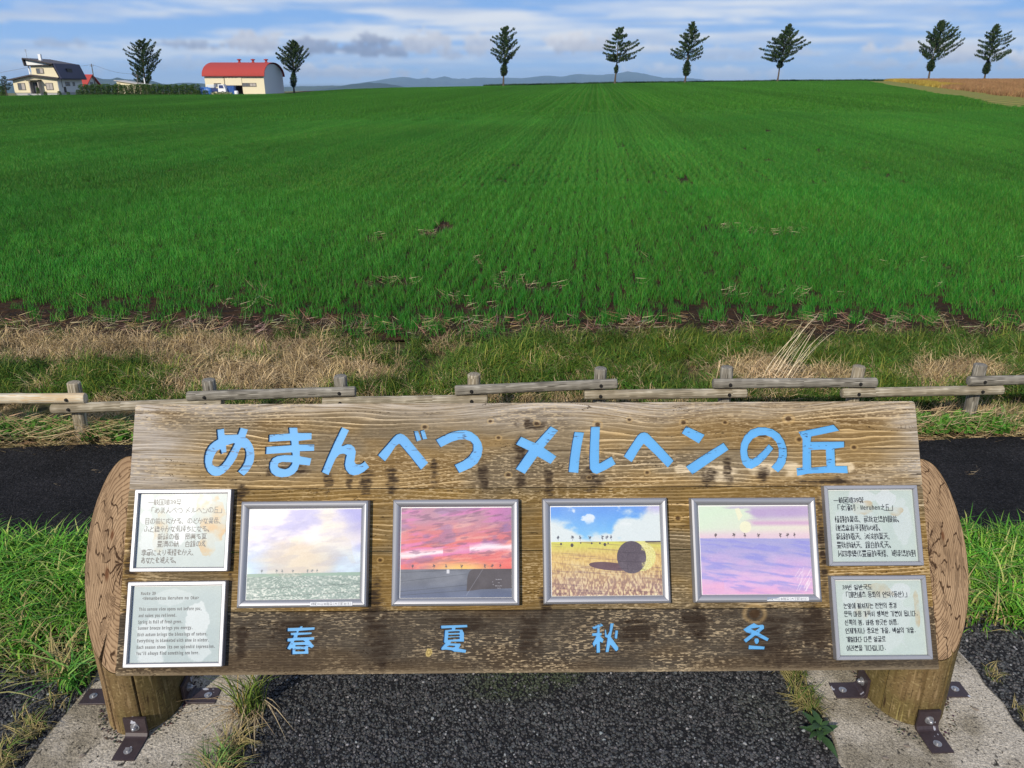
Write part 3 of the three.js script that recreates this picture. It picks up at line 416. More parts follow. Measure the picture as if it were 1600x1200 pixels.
{
  const W = 9.9, D = 11.8, hz = heightAt(-46.4, -140), b = thing('barn', [-46.4, hz + 0.02, -140], 0, 'cream barn with curved red roof and open doorway', 'barn');
  const hx = (px) => (px - 323) / 92 * W - W / 2, hy = (py) => (147 - py) * 0.1007;
  part(b, 'front_wall', extr([[-W / 2, 0], [hx(354.5), 0], [hx(354.5), 1.42], [hx(380.5), 1.42], [hx(380.5), 0], [W / 2, 0], [W / 2, 2.95], [-W / 2, 2.95]], 0.15, -0.15), cream);
  const arch = (ov) => { const o = []; for (let i = 0; i <= 28; i++) { const a = Math.PI * i / 28; o.push([-D / 2 + Math.cos(a) * (D / 2 + ov), 2.86 + Math.sin(a) * (2.05 + ov * 0.5)]); } return o; };
  for (const s of [-1, 1]) { const g = extr([[0, 0.001], ...arch(-0.06), [-D, 0.001]], 0.14, -0.07); g.rotateY(-Math.PI / 2); g.scale(1, 1, -1); const gg = toCreasedNormals(g, 0.4); gg.rotateY(Math.PI); gg.scale(1, 1, 1); gg.computeBoundingBox(); const bb = gg.boundingBox; gg.translate(s * (W / 2 - 0.08) - (bb.min.x + bb.max.x) / 2, 0, -D / 2 - (bb.min.z + bb.max.z) / 2); part(b, 'end_wall', gg, paleGrey); }
  part(b, 'back_wall', box(W - 0.3, 2.8, 0.15, 0, 1.42, -D + 0.1), cream);
  part(b, 'floor', box(W - 0.3, 0.05, D - 0.4, 0, 0.02, -D / 2), concrete);
  { const A = arch(0.42), B = arch(0.28), o = [...A, ...B.reverse()]; const s = new THREE.Shape(o.map(([z, y]) => new THREE.Vector2(z, y))), g = new THREE.ExtrudeGeometry(s, { depth: W + 0.5, bevelEnabled: false }); g.rotateY(-Math.PI / 2); g.translate(W / 2 + 0.25, 0, 0); const p = g.attributes.position; const roof = part(b, 'roof', toCreasedNormals(g, 0.5), redRoof);
    for (const px of [361, 383, 404]) { const v = new THREE.LatheGeometry([[0, 0], [0.3, 0], [0.24, 0.22], [0.16, 0.3], [0.16, 0.42], [0.4, 0.5], [0.36, 0.62], [0, 0.7]].map(([x, y]) => new THREE.Vector2(x, y)), 12); v.translate(hx(px) + 0.15, 5.0, -D / 2); part(roof, 'roof_vent', v, redRoof); } }
  part(b, 'eave_board', box(W + 0.5, 0.14, 0.08, 0, 2.86, 0.34), mat([0.16, 0.03, 0.03], 0.6));
  const sd = part(b, 'sliding_door', box(2.75, 1.22, 0.07, hx(367.5), 2.03, 0.06), cream); part(sd, 'door_rail', box(2.5, 0.07, 0.1, hx(364), 2.66, 0.09), frameM); for (let i = 0; i < 4; i++) part(sd, 'roller', box(0.3, 0.06, 0.05, hx(356.5 + i * 5), 2.6, 0.12), frameM); part(sd, 'door_edge', box(0.06, 1.25, 0.06, hx(353.3), 2.04, 0.08), frameM);
  windowAt(b, hx(342), hy(132.2), 1.0, 0.4, 0.02, 0, 2); windowAt(b, hx(386), hy(132), 1.0, 0.42, 0.02, 0, 2); windowAt(b, hx(397), hy(132), 1.0, 0.42, 0.02, 0, 2, [0]);
}
// sheds behind the hedge
{
  const h1 = heightAt(-84, -165), s = thing('shed', [-84.2, h1, -165], 0, 'small shed with red gable roof behind the farmhouse', 'shed'), turn = (g) => { g.rotateY(Math.PI / 2); g.translate(-8, 0, 0); return g; };
  part(s, 'wall', turn(extr([[0, 0], [5.4, 0], [5.4, 1.5], [2.7, 3.4], [0, 1.5]], 8)), mat([0.5, 0.54, 0.54], 0.8));
  part(s, 'roof', turn(mergeGeometries([slab(-0.5, 1.2, 2.7, 3.45, 0.14, 8.5, -0.05), slab(2.7, 3.45, 5.9, 1.2, 0.14, 8.5, -0.05)])), redRoof); windowAt(s, 0.03, 1.8, 0.9, 0.5, -2.5, Math.PI / 2);
  const h2 = heightAt(-69, -160), w = thing('shed', [-73.0, h2, -160], 0, 'low cream shed with sloping grey roof behind the hedge', 'shed');
  part(w, 'wall', extr([[-2.6, 0], [2.3, 0], [2.3, 1.55], [-2.6, 2.25]], 4, -4), cream); part(w, 'roof', slab(-2.95, 2.32, 2.9, 1.5, 0.12, 4.6, -4.3), mat([0.45, 0.43, 0.4], 0.6)); part(w, 'stovepipe', new THREE.CylinderGeometry(0.11, 0.11, 1.4, 8).translate(2.35, 2.1, -1), white);
}
{ // poles and wires
  const pm = mat([0.16, 0.15, 0.14], 0.8), P = [[-74.8, -150, 5.2, 'utility pole right of the farmhouse'], [-70.2, -157, 3.6, 'thin pole in front of the big tree']], tops = [];
  for (const [x, z, h, l] of P) { const y = heightAt(x, z), t = thing('utility_pole', [x, y - 0.1, z], 0, l, 'pole'); part(t, 'pole', new THREE.CylinderGeometry(0.07, 0.12, h, 8).translate(0, h / 2, 0), pm); part(t, 'crossarm', box(0.7, 0.08, 0.08, 0, h - 0.35, 0), pm); tops.push([x, y + h - 0.2, z]); }
  const wire = (a, b, sag, label) => { const c = new THREE.CatmullRomCurve3([new THREE.Vector3(...a), new THREE.Vector3((a[0] + b[0]) / 2, (a[1] + b[1]) / 2 - sag, (a[2] + b[2]) / 2), new THREE.Vector3(...b)]); top('overhead_wire', new THREE.TubeGeometry(c, 16, 0.018, 5), pm, label, 'wire'); };
  wire(tops[0], [-76.3, heightAt(-80, -140) + 4.7, -146], 0.12, 'overhead wire from pole to the farmhouse roof'); wire([-80.7, heightAt(-80, -140) + 4.4, -140.6], [-98, 3.2, -142], 0.5, 'overhead wire left of the farmhouse'); wire(tops[0], tops[1], 0.4, 'overhead wire between the two poles');
}
// clipped hedge: bush beside bush
{
  const N = 21, leafG = (seed) => { const r = mulberry(seed), pos = [], col = []; for (let i = 0; i < 1500; i++) { const a = r() * 6.283, y = r() * 1.85, k = (0.86 + 0.2 * Math.sin(y * 2.1 + seed) + 0.12 * r()) * sstep(2.1, 1.55, y) ** 0.5, R = Math.pow(r(), 0.3) * k, x = Math.cos(a) * R * 0.5, z = Math.sin(a) * R * 0.55, s = 0.06 + r() * 0.09, u = new THREE.Vector3(r() - 0.5, r() - 0.5, r() - 0.5).normalize().multiplyScalar(s), v = new THREE.Vector3(r() - 0.5, r() - 0.5, r() - 0.5).normalize().multiplyScalar(s), t = 0.7 + r() * 0.7, c = r() < 0.25 ? [0.1, 0.15, 0.03] : [0.04, 0.09, 0.02]; pos.push(x, y, z, x + u.x, y + u.y, z + u.z, x + v.x, y + v.y, z + v.z); for (let q = 0; q < 3; q++) col.push(c[0] * t, c[1] * t, c[2] * t); } const g = new THREE.BufferGeometry(); g.setAttribute('position', new THREE.Float32BufferAttribute(pos, 3)); g.setAttribute('color', new THREE.Float32BufferAttribute(col, 3)); g.computeVertexNormals(); return g; };
  const V = [0, 1, 2, 3].map((i) => leafG(400 + i)), lm = blade(0.8), core = mat([0.14, 0.1, 0.07], 1), r = mulberry(23), trunkG = new THREE.CylinderGeometry(0.03, 0.05, 1.5, 7).translate(0, 0.75, 0);
  for (let i = 0; i < N; i++) { const x = lerp(-70.0, -51.7, i / (N - 1)), z = -136.4 - r() * 0.3, t = thing('hedge_bush', [x, heightAt(x, z) - 0.05, z], r() * 6.28, i === 0 ? 'leftmost bush of the clipped hedge, beside the farmhouse' : i === N - 1 ? 'rightmost bush of the clipped hedge, beside the blue tarpaulin' : 'clipped green bush within the hedge row', 'bush', 'bushes of the clipped hedge'); t.scale.set(1.45, 0.86 + r() * 0.12, 1.3); part(t, 'foliage', V[i % 4], lm); part(t, 'stems', trunkG, core); }
  // scrub by the house and the barn
  const bush = (x, z, s, label, hgt = 0.7) => { const t = thing('shrub', [x, heightAt(x, z) - 0.03, z], x, label, 'shrub'); t.scale.set(s, s * hgt, s); part(t, 'foliage', V[Math.abs(Math.round(x)) % 4], lm); part(t, 'stems', trunkG, core); };
  bush(-51.0, -135.6, 0.8, 'low dark shrub in front of the blue tarpaulin', 0.55); bush(-49.9, -135.7, 0.85, 'low dark shrub beside the farm truck', 0.5); bush(-84.6, -138.4, 1.2, 'dark shrub at the left corner of the farmhouse', 0.75); bush(-83.3, -136.6, 0.9, 'low shrub near the small pine', 0.6); bush(-87, -138, 1.6, 'wide dark shrub at the left picture edge', 0.6); bush(-70.9, -136.3, 0.8, 'low shrub at the left end of the hedge', 0.6); bush(-79, -139, 0.5, 'potted shrub beside the farmhouse door', 1.4); bush(-77.6, -138.6, 0.5, 'small flowering shrub under the right house window', 0.7); bush(-75.2, -138.4, 0.6, 'small shrub at the right corner of the farmhouse', 0.6); bush(-73.6, -138.2, 0.5, 'tiny shrub between farmhouse and hedge', 0.6);
}
// things standing in front of the barn
{
  const y = (x, z) => heightAt(x, z) + 0.02;
  const tp = thing('tarpaulin_heap', [-50.5, y(-50.5, -138), -137.9], 0, 'heap covered by a wrinkled blue tarpaulin left of the barn', 'tarpaulin');
  { const g = new THREE.SphereGeometry(1, 40, 24, 0, 6.2832, 0, Math.PI / 2), p = g.attributes.position; for (let i = 0; i < p.count; i++) { const X = p.getX(i), Y = p.getY(i), Z = p.getZ(i), q = Math.max(Math.abs(X), Math.abs(Z)), sq = Math.pow(Math.abs(X) ** 4 + Math.abs(Y) ** 4 + Math.abs(Z) ** 4, -0.25), n = 0.9 + 0.22 * fbm(X * 3 + 5, Y * 4 + Z * 3, 3); p.setXYZ(i, X * sq * n * 1.15, Y * sq * n * 1.2, Z * sq * n * 0.9); } g.computeVertexNormals(); part(tp, 'tarpaulin', g, mat([0.03, 0.12, 0.36], 0.45)); }
  const tr = thing('farm_truck', [-48.5, y(-48.5, -138), -138.0], 0, 'small white and blue farm truck before the barn', 'truck');
  part(tr, 'bed', mergeGeometries([rbox(2.1, 0.5, 1.35, 0.04, -1.0, 0.72, 0), rbox(2.1, 0.06, 1.4, 0.02, -1.0, 1.0, 0)]), deepBlue); part(tr, 'cab', (() => { const g = extr([[0.1, 0.45], [1.35, 0.45], [1.35, 0.85], [1.05, 1.6], [0.15, 1.6]], 1.3, -0.65); return g; })(), white); part(tr, 'side_window', extr([[0.3, 1.0], [1.1, 1.0], [0.95, 1.48], [0.3, 1.48]], 0.03, 0.64), deepBlue); part(tr, 'load', rbox(1.3, 0.55, 1.1, 0.12, -1.15, 1.3, 0), paleGrey);
  for (const [wx, wz] of [[-1.4, 0.6], [0.85, 0.6], [-1.4, -0.6], [0.85, -0.6]]) { const w = part(tr, 'wheel', new THREE.CylinderGeometry(0.28, 0.28, 0.2, 16).rotateX(Math.PI / 2).translate(wx, 0.28, wz), dark); part(w, 'rim', new THREE.CylinderGeometry(0.15, 0.15, 0.03, 12).rotateX(Math.PI / 2).translate(wx, 0.28, wz + Math.sign(wz) * 0.11), paleGrey); }
  const bx = thing('feed_bin', [-46.55, y(-46.5, -138.5), -138.6], 0, 'ribbed blue bin beside the barn doorway', 'bin'); part(bx, 'body', rbox(1.15, 1.28, 0.9, 0.04, 0, 0.66, 0), blueM); for (let i = 0; i < 4; i++) part(bx, 'rib', box(0.07, 1.2, 0.06, -0.42 + i * 0.28, 0.66, 0.47), blueM); part(bx, 'lid', rbox(1.25, 0.08, 1.0, 0.03, 0, 1.34, 0), blueM);
  const dm = thing('white_tank', [-45.7, y(-45.7, -138), -138.2], 0, 'small white tank at the barn doorway', 'tank'); part(dm, 'body', new THREE.LatheGeometry([[0, 0], [0.3, 0], [0.32, 0.06], [0.32, 0.5], [0.27, 0.58], [0, 0.6]].map(([a, b]) => new THREE.Vector2(a, b)), 16), white); part(dm, 'cap', new THREE.CylinderGeometry(0.08, 0.08, 0.07, 10).translate(0, 0.62, 0), blueM);
  const L = [], r = mulberry(61); for (let i = 0; i < 60; i++) { const x = -49.0 + r() * 3.0; L.push([x, y(x, -136.6), -136.8 + r() * 0.5, r() * 6, 0.8 + r()]); }
  scatter('white_flowers', tuftGeo(30, 0.18, 0.15, 0.32, 0.06, 0.5, 500, { segs: 1, tints: [[0.7, 0.66, 0.5], [0.12, 0.2, 0.05], [0.6, 0.55, 0.35]] }), blade(0.8), L, 'pale flowers along the field edge before the barn', 'flowers');
}

// ---------------------------------------------------------------- the row of trees
const barkM = mat([0.1, 0.08, 0.062], 0.95), needleM = blade(0.85);
function tree(pos, H, o) {
  const t = thing(o.name || 'larch_tree', pos, 0, o.label, 'tree', o.group), r = mulberry(o.seed), N = Math.round((o.n || 70) * 0.8);
  const axis = (f) => { const s = Math.sin(f * 9 + o.seed) * 0.006; return [H * (o.lean * (0.55 * f + 0.45 * f * f) + s), H * f, H * Math.sin(f * 7 + o.seed * 2) * 0.006]; };
  { const pos2 = [], idx = [], S = 14, R = 8; for (let s = 0; s <= S; s++) { const f = s / S * 0.97, a = axis(f), rad = H * (o.girth || 0.016) * (1 - 0.9 * f) * (1 + 0.5 * Math.exp(-f * 26)); for (let k = 0; k < R; k++) { const q = k / R * 6.283; pos2.push(a[0] + Math.cos(q) * rad, a[1], a[2] + Math.sin(q) * rad); } if (s) for (let k = 0; k < R; k++) { const p0 = (s - 1) * R + k, p1 = (s - 1) * R + (k + 1) % R; idx.push(p0, p0 + R, p1 + R, p0, p1 + R, p1); } }
    const g = new THREE.BufferGeometry(); g.setAttribute('position', new THREE.Float32BufferAttribute(pos2, 3)); g.setIndex(idx); g.computeVertexNormals(); part(t, 'trunk', g, barkM); }
  const bp = [], fp = [], fc = [];
  const leaf = (x, y, z, s, droop) => { const u = new THREE.Vector3(r() - 0.5, (r() - 0.5) * 0.8, r() - 0.5).normalize().multiplyScalar(s * 0.75), v = new THREE.Vector3(r() - 0.5, -droop - r() * 0.6, r() - 0.5).normalize().multiplyScalar(s), c = r() < 0.18 ? [0.06, 0.075, 0.018] : [0.02, 0.042, 0.014], k = 0.7 + r() * 0.6; fp.push(x, y, z, x + u.x, y + u.y, z + u.z, x + v.x, y + v.y, z + v.z); for (let q = 0; q < 3; q++) fc.push(c[0] * k, c[1] * k, c[2] * k); };
  const levels = o.tiers || null;
  for (let i = 0; i < N; i++) {
    let f = lerp(o.low, 0.985, Math.pow((i + r() * 0.8) / N, 0.92)); if (levels) { const q = levels[i % levels.length]; f = q + (r() - 0.5) * 0.035; }
    const az = i * 2.399 + r() * 0.9, cx = Math.cos(az), cz = Math.sin(az), el = interp(o.left, f), er = interp(o.right, f), ext = H * (cx < 0 ? lerp((el + er) / 2 * 0.8, el, -cx) : lerp((el + er) / 2 * 0.8, er, cx)) * (0.7 + r() * 0.6), a = axis(f), up = (o.up || 0.28) * 0.5 + (cx > 0 ? 0.12 : 0.02) + r() * 0.08, S = 7, prev = [];
    const P = (s) => [a[0] + cx * ext * s, a[1] + ext * (up * s * s * 1.3 - 0.2 * s) + (o.rise || 0) * ext * s, a[2] + cz * ext * s];
    for (let s = 0; s <= S; s++) { const p = P(s / S), w = Math.max(0.012, H * 0.003 * (1 - s / S) * Math.min(1, ext / H * 5)); prev.push([p, w]); if (s) { const [p0, w0] = prev[s - 1]; bp.push(p0[0], p0[1] - w0, p0[2], p[0], p[1] - w, p[2], p0[0], p0[1] + w0, p0[2], p0[0], p0[1] + w0, p0[2], p[0], p[1] - w, p[2], p[0], p[1] + w, p[2], p0[0], p0[1], p0[2] - w0, p[0], p[1], p[2] - w, p0[0], p0[1], p0[2] + w0, p0[0], p0[1], p0[2] + w0, p[0], p[1], p[2] - w, p[0], p[1], p[2] + w); } }
    const nl = Math.round((o.leaves || 46) * 2.15 * (0.45 + ext / H * 3.2)); for (let k = 0; k < nl; k++) { const s = 0.12 + 0.9 * Math.pow(r(), 0.8), p = P(Math.min(1, s)), w = H * 0.034 * (1.15 - 0.6 * s); leaf(p[0] + (r() - 0.5) * w, p[1] - r() * w * 1.1 + w * 0.25, p[2] + (r() - 0.5) * w * 1.6, H * (0.013 + r() * 0.02), 0.9); }
  }
  if (o.clump) { const [c0, c1, cr] = o.clump, n = (o.clumpN || 900) * 2; for (let k = 0; k < n; k++) { const f = lerp(c0, c1, r()), u = (f - c0) / (c1 - c0), a = axis(f), R = H * cr * Math.pow(Math.sin(Math.PI * clamp(u * 0.93 + 0.06)), 0.6) * (1.05 - 0.35 * u) * Math.pow(r(), 0.4) * (0.8 + 0.4 * r()), q = r() * 6.283; leaf(a[0] + Math.cos(q) * R, a[1], a[2] + Math.sin(q) * R, H * (0.014 + r() * 0.018), -0.2); } }
  const gb = new THREE.BufferGeometry(); gb.setAttribute('position', new THREE.Float32BufferAttribute(bp, 3)); gb.computeVertexNormals(); part(t, 'branches', gb, barkM);
  const gf = new THREE.BufferGeometry(); gf.setAttribute('position', new THREE.Float32BufferAttribute(fp, 3)); gf.setAttribute('color', new THREE.Float32BufferAttribute(fc, 3)); gf.computeVertexNormals(); part(t, 'crown', gf, needleM);
  return t;
}
{
  const g = 'trees standing along the crest', at = (x, z) => [x, heightAt(x, z) - 0.1, z];
  tree(at(-71.9, -164), 9.9, { seed: 2, lean: 0.05, low: 0.2, label: 'large dark conifer behind the hedge', group: g, n: 84, leaves: 52, up: 0.5, rise: 0.15, left: [[0.15, 0.12], [0.3, 0.27], [0.45, 0.29], [0.6, 0.25], [0.78, 0.27], [0.9, 0.12], [1, 0.03]], right: [[0.15, 0.08], [0.3, 0.16], [0.45, 0.27], [0.66, 0.34], [0.8, 0.26], [0.92, 0.15], [1, 0.05]], clump: [0.0, 0.2, 0.08], girth: 0.022 });
  tree(at(-39.2, -150), 8.85, { seed: 3, lean: 0.08, low: 0.42, label: 'round crowned tree right of the barn', group: g, n: 74, leaves: 56, up: 0.5, rise: 0.12, left: [[0.4, 0.1], [0.5, 0.24], [0.62, 0.33], [0.75, 0.24], [0.9, 0.13], [1, 0.03]], right: [[0.4, 0.1], [0.5, 0.2], [0.64, 0.31], [0.78, 0.22], [0.9, 0.12], [1, 0.03]], clump: [0.13, 0.43, 0.07] });
  tree(at(-1.71, -172), 11.5, { seed: 4, lean: 0.03, low: 0.4, label: 'slim larch standing third from left on the crest', group: g, n: 70, up: 0.45, rise: 0.1, left: [[0.4, 0.08], [0.5, 0.24], [0.55, 0.28], [0.65, 0.16], [0.75, 0.2], [0.9, 0.1], [1, 0.02]], right: [[0.4, 0.08], [0.52, 0.27], [0.6, 0.2], [0.69, 0.31], [0.76, 0.18], [0.9, 0.15], [1, 0.02]], clump: [0.19, 0.4, 0.065] });
  tree(at(21.19, -172), 11.1, { seed: 5, lean: 0.04, low: 0.4, label: 'larch with open spreading tiers of branches', group: g, n: 66, up: 0.32, tiers: [0.43, 0.47, 0.53, 0.6, 0.66, 0.72, 0.8, 0.84, 0.9, 0.95], left: [[0.4, 0.24], [0.47, 0.26], [0.55, 0.2], [0.66, 0.24], [0.7, 0.27], [0.82, 0.13], [0.95, 0.06], [1, 0.02]], right: [[0.4, 0.3], [0.47, 0.34], [0.53, 0.44], [0.62, 0.38], [0.7, 0.32], [0.82, 0.16], [0.95, 0.08], [1, 0.02]], clump: [0.2, 0.34, 0.04], clumpN: 420, girth: 0.017 });
  tree(at(35.52, -172), 11.8, { seed: 6, lean: 0.055, low: 0.4, label: 'pointed larch with drooping lowest branches', group: g, n: 70, up: 0.36, left: [[0.38, 0.3], [0.5, 0.26], [0.6, 0.16], [0.7, 0.2], [0.85, 0.12], [1, 0.02]], right: [[0.38, 0.2], [0.45, 0.24], [0.55, 0.18], [0.7, 0.28], [0.78, 0.2], [0.88, 0.06], [1, 0.02]], clump: [0.13, 0.38, 0.07] });
  tree(at(54.42, -172), 11.1, { seed: 7, lean: 0.11, low: 0.38, label: 'wide wind swept larch leaning right above the field', group: g, n: 80, leaves: 58, up: 0.28, left: [[0.36, 0.36], [0.45, 0.4], [0.6, 0.3], [0.7, 0.31], [0.82, 0.14], [1, 0.02]], right: [[0.36, 0.18], [0.45, 0.17], [0.55, 0.36], [0.62, 0.4], [0.72, 0.3], [0.82, 0.24], [0.9, 0.06], [1, 0.02]], clump: [0.25, 0.38, 0.06], clumpN: 500 });
  tree(at(85.4, -172), 11.7, { seed: 8, lean: 0.07, low: 0.37, label: 'wind swept larch above the bean field, left of a pair', group: g, n: 80, leaves: 50, up: 0.5, rise: 0.1, left: [[0.36, 0.16], [0.45, 0.26], [0.6, 0.21], [0.75, 0.15], [0.9, 0.07], [1, 0.02]], right: [[0.36, 0.24], [0.45, 0.38], [0.6, 0.4], [0.75, 0.3], [0.88, 0.12], [1, 0.02]], clump: [0.18, 0.37, 0.065] });
  tree(at(96.93, -172), 11.0, { seed: 9, lean: 0.04, low: 0.38, label: 'rightmost ragged larch above the bean field', group: g, n: 64, leaves: 48, up: 0.36, left: [[0.36, 0.16], [0.48, 0.33], [0.58, 0.18], [0.68, 0.23], [0.8, 0.18], [0.9, 0.06], [1, 0.02]], right: [[0.36, 0.3], [0.43, 0.42], [0.52, 0.22], [0.66, 0.36], [0.78, 0.24], [0.9, 0.06], [1, 0.02]], clump: [0.14, 0.36, 0.07] });
  tree(at(-82.3, -135.6), 3.3, { name: 'pine_tree', seed: 12, lean: 0.03, low: 0.35, label: 'small pruned pine left of the farmhouse', n: 46, leaves: 40, up: 0.1, left: [[0.3, 0.1], [0.45, 0.3], [0.6, 0.36], [0.8, 0.28], [1, 0.05]], right: [[0.3, 0.1], [0.45, 0.32], [0.6, 0.34], [0.8, 0.24], [1, 0.05]], girth: 0.03 });
}
// ---------------------------------------------------------------- rail fence
function woodTex(base, lightC, darkC, seed, w = 512, h = 128) { return pixTex(w, h, (x, y) => { const u = x / w, v = y / h, g = tnoise(u * 6, v * 40, 40, seed), g2 = tnoise(u * 14, v * 90, 90, seed + 9), k = tnoise(u * 9, v * 5, 9, seed + 30); let c = mix3(base, lightC, sstep(0.45, 0.85, g)); c = mix3(c, darkC, sstep(0.6, 0.85, g2) * 0.85); c = mix3(c, darkC, sstep(0.72, 0.95, k) * 0.5); const s = 0.9 + (g2 - 0.5) * 0.3; return [c[0] * s, c[1] * s, c[2] * s]; }); }
const oldWood = RM({ map: woodTex([140, 134, 122], [178, 172, 158], [70, 66, 58], 3), roughness: 0.9 });
oldWood.bumpMap = oldWood.map; oldWood.bumpScale = 0.004;
const oldWood2 = RM({ map: woodTex([158, 146, 124], [196, 186, 164], [92, 84, 66], 8), roughness: 0.9 }); oldWood2.bumpMap = oldWood2.map; oldWood2.bumpScale = 0.004;
const newWood = RM({ map: woodTex([214, 200, 172], [232, 222, 200], [178, 146, 104], 17), roughness: 0.8 });
function logGeo(len, rad, seed, up) {   // along x (or y when up), a hewn pole with slightly uneven girth and eased ends
  const R = 18, S = 14, pos = [], uv = [], idx = [], r = mulberry(seed), ph = r() * 9;
  const ring = [];
  for (let s = 0; s <= S; s++) { const f = s / S; ring.push([f * len, 1]); } ring[0][0] = 0.006; ring[S][0] = len - 0.006; ring.unshift([0, 0.86]); ring.push([len, 0.86]);
  ring.forEach(([q, k], s) => { for (let i = 0; i <= R; i++) { const a = i / R * 6.2832, rr = rad * k * (0.96 + 0.08 * vnoise(q * 5 + ph, Math.cos(a) * 1.3 + 4) + 0.03 * vnoise(q * 2 + ph, Math.sin(a) * 2.3 + 9)); pos.push(q, Math.cos(a) * rr, Math.sin(a) * rr); uv.push(q * 1.1 + seed * 0.37, i / R); } });
  const T = ring.length; for (let s = 0; s < T - 1; s++) for (let i = 0; i < R; i++) { const a = s * (R + 1) + i, b = a + R + 1; idx.push(a, b, b + 1, a, b + 1, a + 1); }
  for (const e of [0, 1]) { const c = pos.length / 3, q = e ? len : 0; pos.push(q, 0, 0); uv.push(seed * 0.3, 0.5); const b = e ? (T - 1) * (R + 1) : 0; for (let i = 0; i < R; i++) idx.push(...(e ? [c, b + i + 1, b + i] : [c, b + i, b + i + 1])); }
  const g = new THREE.BufferGeometry(); g.setAttribute('position', new THREE.Float32BufferAttribute(pos, 3)); g.setAttribute('uv', new THREE.Float32BufferAttribute(uv, 2)); g.setIndex(idx); if (up) g.rotateZ(Math.PI / 2); g.computeVertexNormals(); return g;
}
{
  const f = thing('rail_fence', [0, 0, -4.24], 0, 'low weathered log rail fence along the footpath', 'fence'), O = 4.24;
  const posts = [[-2.496, 0.311, -4.131], [-1.735, 0.314, -4.165], [-0.981, 0.324, -4.199], [-0.233, 0.323, -4.232], [0.51, 0.347, -4.266], [1.263, 0.342, -4.3], [2.032, 0.334, -4.334], [2.776, 0.334, -4.368], [3.53, 0.335, -4.4], [-3.25, 0.31, -4.1]];
  posts.forEach(([x, y, z], i) => { const p = part(f, 'fence_post', logGeo(y + 0.14, 0.036, 20 + i, true), i % 3 ? oldWood : oldWood2); p.position.set(x, -0.12, z + O); p.rotation.z = -0.01 + 0.02 * ((i * 7) % 3 - 1); });
  const rails = [[[-3.45, 0.265, -4.035], [-2.401, 0.253, -4.08]], [[-2.6, 0.193, -4.071], [-1.646, 0.212, -4.114]], [[-1.838, 0.254, -4.105], [-0.892, 0.268, -4.148]], [[-1.084, 0.206, -4.139], [-0.141, 0.204, -4.182]], [[-0.327, 0.263, -4.173], [0.607, 0.29, -4.215]], [[0.419, 0.222, -4.207], [1.371, 0.217, -4.25]], [[1.169, 0.28, -4.241], [2.138, 0.27, -4.284]], [[1.941, 0.207, -4.275], [2.912, 0.21, -4.319]], [[2.693, 0.27, -4.309], [3.695, 0.276, -4.354]]];
  const bm = mat([0.03, 0.028, 0.026], 0.5, { metalness: 0.4 });
  rails.forEach(([a, b], i) => {
    const A = new THREE.Vector3(...a), B = new THREE.Vector3(...b), L = A.distanceTo(B), g = new THREE.Group(); g.name = 'fence_rail'; f.add(g); g.position.set(A.x, A.y, A.z + O); g.quaternion.setFromUnitVectors(new THREE.Vector3(1, 0, 0), B.clone().sub(A).normalize());
    if (i === 0) g.userData.label = 'newer pale fence rail';
    part(g, 'log', logGeo(L, 0.0285, 60 + i), i === 0 ? newWood : i % 2 ? oldWood2 : oldWood);
    for (const [px] of posts) { const q = (px - A.x) / (B.x - A.x) * L; if (q < 0.03 || q > L - 0.03) continue; part(g, 'bolt', mergeGeometries([new THREE.CylinderGeometry(0.0105, 0.0105, 0.006, 14).rotateX(Math.PI / 2).translate(q, 0, 0.0285), new THREE.CylinderGeometry(0.005, 0.005, 0.014, 6).rotateX(Math.PI / 2).translate(q, 0, 0.0305)]), bm); }
  });
}
